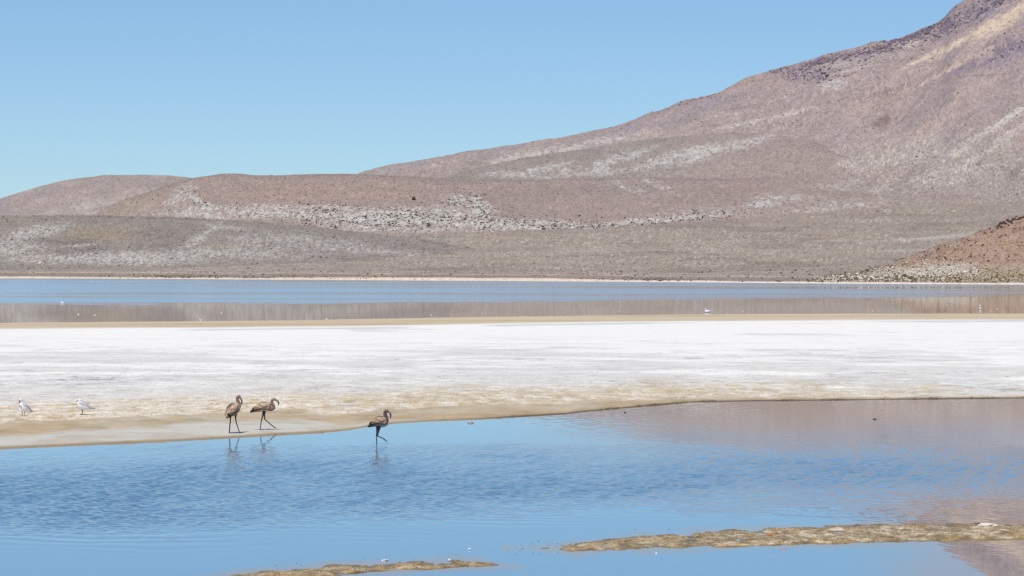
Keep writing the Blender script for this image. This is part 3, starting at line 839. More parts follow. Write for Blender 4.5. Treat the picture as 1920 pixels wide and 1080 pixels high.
M_SCRUB = attr_mat('dry_scrub', 0.95)
M_ROCK = attr_mat('loose_rock', 0.9)
M_CRUST = attr_mat('crust_lump', 0.9)

# ------------------------------------------------------------------ stones and bushes on the slopes (real lumps, joined where nobody could count them)
def slope_stuff(name, key, label, n, wfun, size, flat, rgb, mat, tone=0.35):
    L = LAYERS[key]
    T = L[5]
    vis = (T > 0.01) & (T < 0.93)
    P, px, py = pick(L, wfun(L[3], L[4]) * vis, n)
    P[:, 0] += RNG.uniform(-1, 1, n) * 2.0
    sz = RNG.uniform(size[0], size[1], n) * np.where(RNG.random(n) < 0.08, 1.7, 1.0)
    o = scatter_mesh(name, P, sz, flat, rgb, mat=mat, tone=tone)
    tag(o, label, kind='stuff')
    return o
inside = lambda px, py: (px > -60) & (px < 1980)
def w_band(px, py):
    w = np.zeros_like(px)
    for e in [(735, 410, 150, 17, 0, 1), (900, 390, 30, 14, -35, .8), (860, 380, 26, 12, 0, .6), (930, 420, 130, 10, 0, .9), (1050, 425, 150, 8, 1, .7), (1260, 411, 120, 8, 5, .6), (620, 395, 60, 12, 0, .7), (480, 396, 120, 9, 0, .3), (380, 382, 30, 8, -30, .4)]:
        w = np.maximum(w, ell(px, py, *e[:5]) * e[5])
    return w * inside(px, py)
slope_stuff('scrub', 'ridge', 'dark low scrub sprinkled over the white stony band of the ridge', 2000, w_band, (0.7, 1.9), 0.75, alb(92, 86, 76), M_SCRUB)
slope_stuff('scrub', 'ridge', 'dark tussocks sprinkled over the pinkish face of the ridge', 2600, lambda px, py: (0.25 + ell(px, py, 640, 358, 260, 24)) * inside(px, py), (0.5, 1.2), 0.8, alb(112, 97, 88), M_SCRUB)
slope_stuff('scrub', 'low', 'dark tussocks scattered over the low mottled hill', 2600, lambda px, py: inside(px, py) * 1.0, (0.35, 0.85), 0.8, alb(100, 90, 82), M_SCRUB)
slope_stuff('scree', 'shoulder', 'small dark stones scattered over the shoulder of the mountain', 1200, lambda px, py: inside(px, py) * 1.0, (0.6, 1.4), 0.7, alb(118, 106, 100), M_ROCK)
slope_stuff('scree', 'mountain', 'dark stones scattered over the flank of the volcano', 5200, lambda px, py: inside(px, py) * (py > -30) * (0.35 + sstep(300, 60, py)), (0.7, 1.8), 0.7, alb(132, 116, 112), M_ROCK)
def w_crag(px, py):
    w = np.zeros_like(px)
    for e in [(1515, 108, 40, 5, 10, 1), (1535, 118, 40, 5, 10, .8), (1640, 92, 50, 6, 18, .8), (1710, 68, 75, 9, 25, .9), (1800, 36, 65, 9, 31, .9), (1870, 5, 50, 8, 32, .8), (1890, 95, 40, 16, 22, .35), (1510, 138, 50, 12, -8, .35), (1300, 190, 60, 4, 14, .08)]:
        w = np.maximum(w, ell(px, py, *e[:5]) * e[5])
    return inside(px, py) * (py > -40) * w
slope_stuff('crags', 'mountain', 'mauve grey rock crags breaking through below the crest of the volcano', 1500, w_crag, (1.6, 4.2), 0.75, alb(128, 114, 126), M_ROCK, 0.3)
def w_rocky(px, py):
    d = poly(FAR_SHORE, px) - py
    return inside(px, py) * (d > 3) * (0.5 + 0.8 * fbm(px / 22, py / 9, 3, 95) ** 2)
slope_stuff('scree', 'rocky', 'dark loose stones strewn over the orange brown rocky hill', 2600, w_rocky, (0.18, 0.55), 0.7, alb(98, 80, 70), M_ROCK, 0.45)
slope_stuff('scrub', 'rocky', 'olive brown scrub crowding the foot of the rocky hill', 1000, lambda px, py: inside(px, py) * (0.15 + sstep(1640, 1760, px)) * sstep(3, 5, poly(FAR_SHORE, px) - py) * sstep(32, 10, poly(FAR_SHORE, px) - py), (0.25, 0.6), 0.7, alb(126, 112, 88), M_SCRUB, 0.4)
slope_stuff('scree', 'rocky', 'pale stones lying among the scrub at the foot of the rocky hill', 900, lambda px, py: ell(px, py, 1760, 508, 70, 12) + 0.5 * ell(px, py, 1660, 520, 90, 6), (0.3, 0.7), 0.7, alb(226, 220, 208), M_ROCK, 0.12)

def w_plain(px, py):
    d = poly(FAR_SHORE, px) - py
    near_ = (d > 1.5) & (d < 7)
    return inside(px, py) * (near_ * (ell(px, py, 330, 520, 70, 20) + ell(px, py, 500, 521, 200, 20) * 0.4 + ell(px, py, 1230, 525, 60, 20) + 0.2 * ell(px, py, 1480, 527, 80, 20)) + 0.10 * (d > 8) * (d < 120))
slope_stuff('scrub', 'plain', 'dark tussocks dotted along the far shore and over the plain', 2200, w_plain, (0.4, 0.9), 0.7, alb(104, 92, 82), M_SCRUB)

# the largest bushes and boulders one by one
def lump_mesh(name, rough, flat, seed, level=ICO1, rgb=(0.1, 0.1, 0.1), tone=0.3):
    v, f = level
    r = np.random.default_rng(seed)
    k = 1 + rough * r.uniform(-1, 1, (len(v), 1))
    P = v * k * np.array([1.0, 0.9, flat])
    P[:, 2] = np.maximum(P[:, 2] + flat * 0.55, -0.05)
    me = raw_mesh(name, P, f, smooth=False)
    set_color(me, np.asarray(rgb) * (1 + tone * r.uniform(-1, 1, (len(v), 1))))
    return me
BUSH = [lump_mesh('bush', 0.32, 0.75, 50 + i, rgb=alb(104, 96, 72)) for i in range(4)]
BOULDER = [lump_mesh('boulder', 0.30, 0.85, 60 + i, ICO0, alb(84, 70, 70)) for i in range(4)]
for k in BUSH: k.materials.append(M_SCRUB)
for k in BOULDER: k.materials.append(M_ROCK)

def single(kind, meshes, P, size, label, group, cat):
    for i in range(len(P)):
        o = bpy.data.objects.new(kind, meshes[i % len(meshes)])
        o.location = P[i]
        s_ = size[i]
        o.scale = (s_ * RNG.uniform(0.85, 1.3), s_ * RNG.uniform(0.85, 1.2), s_ * RNG.uniform(0.8, 1.1))
        o.rotation_euler = (0, 0, RNG.uniform(0, 6.28))
        col.objects.link(o)
        tag(o, label, cat, group)

def on_layer(key, pts):
    L = LAYERS[key]
    out = []
    ok = (L[5] > 0.0) & (L[5] <= 1.0)
    for px, py in pts:
        i = np.argmin(np.where(ok, (L[3] - px) ** 2 + (L[4] - py) ** 2, 1e9))
        out.append((L[0].ravel()[i], L[1].ravel()[i], L[2].ravel()[i]))
    return np.array(out)

L = LAYERS['rocky']
P, px, py = pick(L, inside(L[3], L[4]) * sstep(3.0, 4.0, poly(FAR_SHORE, L[3]) - L[4]) * sstep(20, 8, poly(FAR_SHORE, L[3]) - L[4]) * (L[3] < 1930) * (0.10 + sstep(1560, 1680, L[3])), 230)
single('bush', BUSH, P, RNG.uniform(0.4, 0.85, len(P)), 'small dark bush on the pale strip at the foot of the rocky hill', 'bushes along the foot of the rocky hill', 'bush')
single('bush', BUSH, on_layer('rocky', [(1706, 523)]), [2.1], 'largest dark bush on the pale sand left of the rocky hill', 'bushes along the foot of the rocky hill', 'bush')
single('bush', BUSH, on_layer('rocky', [(1695, 519)]), [1.7], 'dark bush just left of and above the largest one on the sand', 'bushes along the foot of the rocky hill', 'bush')
single('bush', BUSH, on_layer('rocky', [(1680, 524)]), [1.5], 'squat dark bush left of the largest bush on the pale sand', 'bushes along the foot of the rocky hill', 'bush')
single('bush', BUSH, on_layer('rocky', [(1715, 526)]), [1.3], 'dark bush close to the water, right of the largest bush', 'bushes along the foot of the rocky hill', 'bush')
crag = [(1872, 425, 2.6), (1877, 421, 2.8), (1882, 419, 3.0), (1886, 421, 2.4), (1878, 427, 2.2), (1870, 429, 1.8), (1889, 415, 2.4), (1894, 417, 2.6), (1899, 414, 2.8), (1903, 412, 2.2), (1897, 419, 2.0), (1908, 413, 2.2), (1913, 411, 2.4), (1918, 409, 2.2), (1923, 407, 2.4), (1932, 404, 2.6), (1905, 407, 1.5), (1891, 423, 1.6)]
single('boulder', BOULDER, on_layer('rocky', [c[:2] for c in crag]), [c[2] * 0.62 for c in crag], 'blackish boulder in the jumbled outcrop along the crest of the rocky hill', 'boulders of the crest outcrop', 'boulder')
loose = [(1845, 437, 1.3), (1860, 436, 1.2), (1862, 433, 1.0), (1821, 461, 1.4), (1772, 483, 1.2), (1773, 486, 1.2), (1854, 490, 1.5), (1878, 443, 1.3), (1885, 442, 1.4), (1875, 446, 1.2), (1800, 489, 1.2), (1867, 471, 1.1), (1902, 430, 1.2), (1821, 482, 1.1), (1842, 461, 1.0), (1904, 478, 1.1), (1760, 497, 1.1), (1787, 473, 1.0)]
single('boulder', BOULDER, on_layer('rocky', [c[:2] for c in loose]), [c[2] * 0.75 for c in loose], 'dark boulder lying alone on the orange brown slope of the rocky hill', 'boulders on the open slope', 'boulder')
single('boulder', BOULDER, on_layer('ridge', [(775, 374)]), [6.0], 'lone dark boulder on the pinkish ridge above the white band', None, 'boulder')

# ------------------------------------------------------------------ crumbs of crust on the salt and on the mud banks
def crumbs(name, label, src, wgt, n, size, flat, cols_, jit=(0.05, 0.2)):
    P, px, py = pick(src, wgt, n)
    P[:, 0] += RNG.uniform(-1, 1, n) * jit[0]
    P[:, 1] += RNG.uniform(-1, 1, n) * jit[1]
    c = np.asarray(cols_)[RNG.integers(0, len(cols_), n)]
    o = scatter_mesh(name, P, RNG.uniform(*size, n), flat, c, mat=M_CRUST, tone=0.15, sink=0.5)
    tag(o, label, kind='stuff')
sx_, sy_, sz_, spx, spy, screm, sd = SALT
area = (sy_ / 60.0) ** 1.0
crumbs('salt_crumbs', 'crumbs of cream and ochre salt crust above the brown band', SALT, screm * inside(spx, spy) * sstep(1900, 1500, spx), 9000, (0.006, 0.024), 0.35, [alb(234, 226, 210), alb(222, 206, 176), alb(206, 180, 136), alb(186, 160, 116)])
crumbs('salt_crumbs', 'broken grey flakes on the rough grey salt', SALT, (sstep(690, 722, spy) * (sd > 40) * inside(spx, spy)) * (0.2 + fbm(sx_ / 2, sy_ / 4, 3, 360) ** 2), 4000, (0.006, 0.022), 0.35, [alb(236, 235, 232), alb(206, 205, 200), alb(180, 178, 170)])
crumbs('shore_crumbs', 'dark wet crumbs along the edge of the pool', SALT, ((sd > 0.2) & (sd < 2.4)) * inside(spx, spy) * (0.03 + sstep(880, 1000, spx)) * sstep(-0.1, 0.5, fbm(spx / 25, spy * 0, 4, 361)), 1500, (0.005, 0.017), 0.5, [alb(88, 78, 68), alb(110, 98, 82), alb(140, 124, 100)])
for bank, lo in ((BANK1, 0), (BANK2, 1)):
    crumbs('bank_crumbs', ('flakes of pale and brown crust on the long mud bank', 'flakes of pale and brown crust on the small mud bank')[lo], bank, sstep(0.004, 0.02, bank[2]) * inside(bank[3], bank[4]), 2600 if lo == 0 else 1200, (0.004, 0.012), 0.4,
           [alb(222, 214, 200), alb(190, 178, 158), alb(150, 132, 104), alb(110, 98, 80)] if lo == 0 else [alb(196, 182, 156), alb(160, 138, 104), alb(120, 102, 78)], (0.03, 0.06))

n_ = 75
fpx = np.concatenate([RNG.uniform(950, 1100, 45), RNG.uniform(440, 900, 20), RNG.uniform(1150, 1500, 10)])
fpy = np.concatenate([1024 - (fpx[:45] - 1030) * 0.10 + RNG.normal(0, 6.5, 45), 1068 - (fpx[45:65] - 500) * 0.065 + RNG.normal(-5, 2.5, 20), 1002 - (fpx[65:] - 1200) * 0.055 + RNG.normal(-5, 2, 10)])
fx_, fy_ = unproj(fpx, fpy)
o = scatter_mesh('algae_flecks', np.stack([fx_, fy_, np.full(n_, 0.002)], -1), RNG.uniform(0.005, 0.016, n_), 0.12, np.array([alb(132, 124, 112), alb(146, 132, 112), alb(118, 112, 104)])[RNG.integers(0, 3, n_)], mat=M_CRUST, tone=0.2, sink=0.6)
tag(o, 'dark flecks of algae drifting round the tips of the mud banks', kind='stuff')

# ------------------------------------------------------------------ birds: one continuous voxel-remeshed body with painted plumage, wings, beak and eyes as parts
def frame(T):
    T = Vector(T).normalized()
    L_ = T.cross(Vector((0, 0, 1)))
    if L_.length < 1e-3: L_ = Vector((0, 1, 0))
    L_.normalize()
    return T, L_, L_.cross(T).normalized()

def catmull(pts, n):
    """smooth path through points; each point is (x, y, z, r_side, r_up)"""
    P = np.array([p if len(p) == 5 else (*p, p[3]) for p in pts], float)
    P = np.vstack([2 * P[0] - P[1], P, 2 * P[-1] - P[-2]])
    P[0, 3:], P[-1, 3:] = P[1, 3:], P[-2, 3:]
    out = []
    for i in range(1, len(P) - 2):
        for t in np.linspace(0, 1, n, endpoint=False):
            a, b, c, d = P[i - 1], P[i], P[i + 1], P[i + 2]
            out.append(0.5 * (2 * b + (c - a) * t + (2 * a - 5 * b + 4 * c - d) * t * t + (3 * b - a - 3 * c + d) * t ** 3))
    out.append(P[-2])
    out = np.array(out)
    out[:, 3:] = np.maximum(out[:, 3:], 0.002)
    return out

def tube(pts, n=6, seg=12):
    """closed tube with an elliptic section along a smooth path -> verts, faces, path"""
    path = catmull(pts, n)
    V, Fc = [], []
    m_ = len(path)
    for i in range(m_):
        T = path[min(i + 1, m_ - 1), :3] - path[max(i - 1, 0), :3]
        T, L_, U_ = frame(T)
        for k in range(seg):
            an = 2 * math.pi * k / seg
            q = Vector(path[i, :3]) + L_ * (math.cos(an) * path[i, 3]) + U_ * (math.sin(an) * path[i, 4])
            V.append(q)
    for i in range(m_ - 1):
        for k in range(seg):
            a, b = i * seg + k, i * seg + (k + 1) % seg
            Fc.append((a, b, b + seg, a + seg))
    Fc.append(tuple(range(seg))[::-1])
    Fc.append(tuple((m_ - 1) * seg + k for k in range(seg)))
    return V, Fc, path

def remeshed(name, tubes, voxel, smooth_it=2):
    V, Fc = [], []
    for v, f, _ in tubes:
        o = len(V)
        V += [tuple(q) for q in v]
        Fc += [tuple(i + o for i in t) for t in f]
    me = bpy.data.meshes.new(name + '_cage')
    me.from_pydata(V, [], Fc)
    ob = bpy.data.objects.new(name + '_cage', me)
    col.objects.link(ob)
    rm = ob.modifiers.new('remesh', 'REMESH')
    rm.mode, rm.voxel_size = 'VOXEL', voxel
    sm = ob.modifiers.new('smooth', 'SMOOTH')
    sm.factor, sm.iterations = 0.5, smooth_it
    dg = bpy.context.evaluated_depsgraph_get()
    out = bpy.data.meshes.new_from_object(ob.evaluated_get(dg))
    bpy.data.objects.remove(ob)
    bpy.data.meshes.remove(me)
    out.name = name
    out.polygons.foreach_set('use_smooth', np.ones(len(out.polygons), bool))
    return out

def paint_body(me, parts):
    """parts: (path, colour function of (verts, param along path)); each vertex takes the nearest part's colour"""
    co = np.empty(len(me.vertices) * 3, np.float32)
    me.vertices.foreach_get('co', co)
    co = co.reshape(-1, 3)
    best, colr = np.full(len(co), 1e9), np.zeros((len(co), 3))
    for path, fn in parts:
        dmat = np.linalg.norm(co[:, None, :] - path[None, :, :3], axis=2)
        j = dmat.argmin(1)
        dd_ = dmat[np.arange(len(co)), j] - path[j, 3:].mean(1)
        c = fn(co, j / (len(path) - 1.0))
        upd = dd_ < best
        best[upd], colr[upd] = dd_[upd], c[upd]
    set_color(me, colr)

M_PLUME = attr_mat('plumage', 0.85, 55.0, 0.22)
M_FEATHER = attr_mat('wing_feathers', 0.8, 90.0, 0.15)
M_BEAK = attr_mat('beak_horn', 0.45)
M_EYE = plain_mat('dark_eye', (0.015, 0.013, 0.012), 0.2)

def feather_wing(name, parent, path, side, rows, length, width, pale, mid, dark, lift=1.04, t0=0.10, t1=0.80, ph0=0.25, ph1=1.75, tips=6, tip_len=1.6, streaky=0.42):
    """a folded wing: overlapping blade-shaped feathers laid over one flank, each with a dark middle and pale edges"""
    V, Fc, Cc = [], [], []
    m_ = len(path)
    r = random.Random(3 + side)
    def station(t):
        x = max(0, min(m_ - 1.001, t * (m_ - 1)))
        i = int(x)
        p = path[i] * (1 - (x - i)) + path[i + 1] * (x - i)
        T = Vector(path[min(i + 1, m_ - 1), :3] - path[max(i - 1, 0), :3])
        return p, *frame(T)
    def surf(t, ph, k):
        p, T, L_, U_ = station(t)
        # phi 0 is the middle of the back, growing down the flank
        return Vector(p[:3]) + (L_ * (math.sin(ph) * side) * p[3] + U_ * math.cos(ph) * p[4]) * k
    def blade(t, ph, ln, wd, k0, k1, cd, cp_):
        a = surf(t, ph, k0)
        b = surf(min(t + ln * 0.55, 1), ph, (k0 + k1) / 2 + 0.03)
        c = surf(min(t + ln, 1.0), ph, k1)
        dirv = (c - a)
        nrm = (a - Vector(station(t)[0][:3])).normalized()
        s_ = dirv.cross(nrm).normalized() * wd
        thick = nrm * 0.004
        o = len(V)
        V.extend([a, b + s_, c, b - s_, b + thick, (a + b) / 2 + s_ * 0.8, (a + b) / 2 - s_ * 0.8, (a + b) / 2 - thick * 1.5 + (b - a) * 0.1])
        Fc.extend([(o, o + 5, o + 4), (o + 5, o + 1, o + 4), (o + 1, o + 2, o + 4), (o + 2, o + 3, o + 4), (o + 3, o + 6, o + 4), (o + 6, o, o + 4),
                   (o, o + 7, o + 5), (o + 5, o + 7, o + 1), (o + 1, o + 7, o + 2), (o + 2, o + 7, o + 3), (o + 3, o + 7, o + 6), (o + 6, o + 7, o)])
        v = r.uniform(0.75, 1.25)
        if r.random() < streaky: cd, cp_ = cp_ * 0.95, cp_ * 1.1
        elif r.random() < streaky: cd, cp_ = cd * 0.45, cp_ * 0.45
        Cc.extend([cd * v, cp_ * v, cp_ * v * 0.9, cp_ * v, cd * v, cp_ * v, cp_ * v, cd * v])
    for i in range(rows):
        f_ = i / (rows - 1)
        t = t0 + (t1 - t0) * f_
        n_ph = 9
        for j in range(n_ph):
            ph = ph0 + (ph1 - ph0) * (1 - 0.35 * f_) * (j + 0.5 * (i % 2)) / (n_ph - 1)
            low = j / (n_ph - 1)
            blade(t + r.uniform(-0.01, 0.01), ph, length * r.uniform(0.9, 1.15), width * r.uniform(0.85, 1.15), lift, lift + 0.05, mid * (1 - 0.5 * low) + dark * 0.5 * low, pale * (1 - 0.55 * low ** 2) + mid * 0.55 * low ** 2)
    for j in range(tips):
        f_ = j / max(1, tips - 1)
        blade(0.58 + 0.05 * f_, 0.5 + 1.0 * f_, length * tip_len, width * 0.9, lift + 0.02, lift + 0.12, dark, dark * 1.5)
    me = bpy.data.meshes.new(name)
    me.from_pydata([tuple(v) for v in V], [], Fc)
    set_color(me, np.array(Cc))
    return link_mesh(name, me, M_FEATHER, parent)

def toes(fx, fy, fz, heading, ln=0.075, r=0.0065):
    out = []
    for da in (-0.5, 0.0, 0.5):
        a = heading + da
        out.append(tube([(fx, fy, fz + 0.008, r), (fx + ln * 0.55 * math.cos(a), fy + ln * 0.55 * math.sin(a), fz + 0.004, r * 1.1), (fx + ln * math.cos(a), fy + ln * math.sin(a), fz + 0.002, r * 0.5)], 3, 8))
    return out

PALE, MID, DARK = alb(220, 192, 168), alb(130, 102, 84), alb(46, 36, 31)
def flamingo(label, loc, body, neck, legs, beak, eye_c, eye_w, neck_rgb, head_rgb, leg_rgb, wing_kw, belly_rgb=alb(196, 168, 150)):
    root = empty('flamingo', loc)
    tag(root, label, 'flamingo', 'brown young flamingos at the pool edge')
    tb, tn = tube(body, 7, 18), tube(neck, 7, 12)
    tubes, parts = [tb, tn], []
    nz = lambda co, s, k: 1 + k * (np.sin(co[:, 0] * s) * np.sin(co[:, 1] * s * 1.1 + 1) * np.sin(co[:, 2] * s * 1.3 + 2))[:, None]
    def body_c(co, t):
        ctr = tb[2][np.clip((t * (len(tb[2]) - 1)).astype(int), 0, len(tb[2]) - 1)]
        h = (co[:, 2] - ctr[:, 2]) / np.maximum(ctr[:, 4], 0.01)
        c = mixc(np.tile(MID, (len(co), 1)), belly_rgb, sstep(-0.35, -0.75, h) * sstep(0.75, 0.5, t))
        c = mixc(c, DARK, sstep(0.70, 0.95, t) * 0.75)
        return c * nz(co, 120, 0.35)
    def neck_c(co, t):
        return mixc(np.tile(neck_rgb, (len(co), 1)), head_rgb, sstep(0.6, 0.9, t)) * nz(co, 160, 0.2)
    parts += [(tb[2], body_c), (tn[2], neck_c)]
    for lg in legs:
        tl_ = tube([(*q[:3], *(v_ * 1.22 for v_ in q[3:])) for q in lg['path']], 5, 8)
        tubes.append(tl_)
        parts.append((tl_[2], lambda co, t: np.tile(leg_rgb, (len(co), 1)) * (1 + 0.9 * (sstep(0.55, 0.9, t) * (1 - sstep(0.9, 0.97, t)))[:, None] * lg_pale)))
        for tt_ in lg['toes']:
            tubes.append(tt_)
            parts.append((tt_[2], lambda co, t: np.tile(leg_rgb * 0.8, (len(co), 1))))
    me = remeshed('body', tubes, 0.0052)
    paint_body(me, parts)
    link_mesh('body', me, M_PLUME, root)
    for side in (-1, 1):
        feather_wing('wing', root, tb[2][::1], side, **wing_kw)
    tk = tube(beak, 5, 10)
    bm_ = bpy.data.meshes.new('beak')
    bm_.from_pydata([tuple(v) for v in tk[0]], [], tk[1])
    tt_ = np.repeat(np.linspace(0, 1, len(tk[2])), 10)
    set_color(bm_, mixc(np.tile(alb(150, 138, 132), (len(tt_), 1)), alb(28, 25, 25), sstep(0.42, 0.55, tt_)))
    for pl in bm_.polygons: pl.use_smooth = True
    link_mesh('beak', bm_, M_BEAK, root)
    v, f = ICO1
    for sd_ in (-1, 1):
        em = raw_mesh('eye', v * 0.008 + np.array(eye_c) + np.array(eye_w) * sd_, f)
        link_mesh('eye', em, M_EYE, root)
    return root
lg_pale = 0.35

# standing flamingo, turned half away
w1 = dict(rows=10, length=0.15, width=0.016, pale=PALE, mid=MID, dark=DARK, t0=0.12, t1=0.80, tips=6, tip_len=2.4)
p1 = salt_at(430, 812.5)
flamingo('brown streaked flamingo standing upright, leftmost of the three, near the water edge', p1,
         [(0.245, 0.12, 0.655, 0.030, 0.035), (0.215, 0.10, 0.655, 0.085, 0.095), (0.14, 0.04, 0.630, 0.128, 0.140), (0.065, -0.03, 0.575, 0.138, 0.145), (0.00, -0.09, 0.500, 0.105, 0.110), (-0.03, -0.13, 0.435, 0.058, 0.058), (-0.04, -0.155, 0.385, 0.020, 0.020)],
         [(0.19, 0.08, 0.64, 0.070), (0.230, 0.11, 0.70, 0.058), (0.212, 0.10, 0.775, 0.046), (0.188, 0.09, 0.845, 0.040), (0.196, 0.085, 0.905, 0.039), (0.228, 0.08, 0.928, 0.043), (0.260, 0.075, 0.900, 0.034)],
         [dict(path=[(0.03, -0.01, 0.47, 0.040), (0.026, 0.00, 0.40, 0.020), (0.022, 0.01, 0.29, 0.0125), (0.020, 0.01, 0.27, 0.0165), (0.016, 0.0, 0.24, 0.0135), (0.0, 0.0, 0.012, 0.013)], toes=toes(0, 0, 0, 0.4)),
          dict(path=[(0.145, 0.06, 0.50, 0.044), (0.148, 0.06, 0.42, 0.021), (0.157, 0.06, 0.31, 0.0125), (0.160, 0.06, 0.29, 0.0165), (0.170, 0.06, 0.26, 0.0115), (0.246, 0.07, 0.016, 0.011)], toes=toes(0.246, 0.07, 0.004, 0.3))],
         [(0.252, 0.075, 0.905, 0.030), (0.285, 0.072, 0.865, 0.026), (0.302, 0.070, 0.82, 0.021), (0.300, 0.070, 0.765, 0.017), (0.284, 0.070, 0.712, 0.006)],
         (0.245, 0.076, 0.925), (0.006, 0.036, 0), alb(150, 122, 110), alb(160, 142, 134), alb(58, 50, 48), w1)

# walking flamingo, seen from the side
w2 = dict(rows=10, length=0.15, width=0.015, pale=alb(216, 190, 170), mid=MID, dark=DARK * 0.9, t0=0.12, t1=0.78, tips=7, tip_len=2.5, ph0=0.3, ph1=1.85)
p2 = salt_at(487.5, 806.5)
flamingo('brown flamingo striding to the right on the wet grey shore, middle one of the three', p2,
         [(0.285, 0, 0.575, 0.022, 0.026), (0.250, 0, 0.582, 0.075, 0.085), (0.170, 0, 0.592, 0.108, 0.125), (0.060, 0, 0.588, 0.115, 0.128), (-0.06, 0, 0.560, 0.092, 0.100), (-0.17, 0, 0.510, 0.056, 0.058), (-0.255, 0, 0.455, 0.018, 0.018)],
         [(0.22, 0, 0.56, 0.075), (0.290, 0, 0.548, 0.058), (0.345, 0, 0.570, 0.046), (0.348, 0, 0.620, 0.041), (0.316, 0, 0.668, 0.039), (0.300, 0, 0.725, 0.037), (0.316, 0, 0.780, 0.039), (0.355, 0, 0.802, 0.043), (0.390, 0, 0.782, 0.034)],
         [dict(path=[(0.085, 0.03, 0.50, 0.044), (0.078, 0.03, 0.42, 0.021), (0.042, 0.03, 0.285, 0.0125), (0.037, 0.03, 0.265, 0.0165), (0.032, 0.03, 0.235, 0.0115), (0.0, 0.03, 0.012, 0.011)], toes=toes(0, 0.03, 0, 0.0)),
          dict(path=[(0.105, -0.03, 0.50, 0.044), (0.112, -0.03, 0.42, 0.021), (0.124, -0.03, 0.295, 0.0125), (0.132, -0.03, 0.275, 0.0165), (0.152, -0.03, 0.255, 0.0115), (0.34, -0.03, 0.100, 0.0115), (0.385, -0.03, 0.070, 0.017, 0.011), (0.425, -0.03, 0.042, 0.008, 0.005)], toes=[])],
         [(0.385, 0, 0.786, 0.030), (0.425, 0, 0.764, 0.026), (0.462, 0, 0.730, 0.021), (0.478, 0, 0.680, 0.017), (0.468, 0, 0.625, 0.006)],
         (0.376, 0, 0.800), (0, 0.036, 0), alb(138, 112, 100), alb(186, 160, 146), alb(52, 44, 42), w2, alb(222, 200, 184))

# wading flamingo with a lifted foot
w3 = dict(rows=10, length=0.15, width=0.015, pale=alb(204, 172, 150), mid=alb(122, 95, 78), dark=DARK, t0=0.12, t1=0.80, tips=7, tip_len=2.4, ph0=0.25, ph1=1.8)
x3, y3 = unproj(706, 833, 0.0)
flamingo('brown flamingo wading in the pool with one foot lifted, rightmost of the three', Vector((float(x3), float(y3), 0.0)),
         [(0.268, 0, 0.540, 0.022, 0.030), (0.240, 0, 0.535, 0.075, 0.090), (0.165, 0, 0.530, 0.105, 0.125), (0.060, 0, 0.535, 0.112, 0.126), (-0.04, 0, 0.510, 0.092, 0.098), (-0.14, 0, 0.458, 0.055, 0.055), (-0.215, 0, 0.412, 0.018, 0.018)],
         [(0.210, 0, 0.555, 0.080), (0.228, 0, 0.625, 0.058), (0.210, 0, 0.690, 0.047), (0.200, 0, 0.745, 0.043), (0.214, 0, 0.785, 0.041), (0.245, 0, 0.798, 0.042), (0.276, 0, 0.780, 0.035)],
         [dict(path=[(0.02, 0.03, 0.46, 0.044), (0.012, 0.03, 0.37, 0.021), (0.000, 0.03, 0.235, 0.0125), (-0.004, 0.03, 0.213, 0.0165), (0.0, 0.03, 0.185, 0.0115), (0.002, 0.03, -0.05, 0.011)], toes=[]),
          dict(path=[(0.065, -0.03, 0.45, 0.044), (0.058, -0.03, 0.35, 0.021), (0.026, -0.03, 0.225, 0.0125), (0.025, -0.03, 0.205, 0.0165), (0.045, -0.03, 0.192, 0.0115), (0.170, -0.03, 0.132, 0.0115), (0.215, -0.03, 0.098, 0.019, 0.012), (0.270, -0.03, 0.055, 0.008, 0.005)], toes=[])],
         [(0.272, 0, 0.784, 0.030), (0.305, 0, 0.760, 0.026), (0.328, 0, 0.720, 0.022), (0.336, 0, 0.668, 0.018), (0.322, 0, 0.612, 0.006)],
         (0.263, 0, 0.794), (0, 0.036, 0), alb(104, 84, 76), alb(150, 128, 116), alb(56, 56, 62), w3, alb(206, 176, 160))

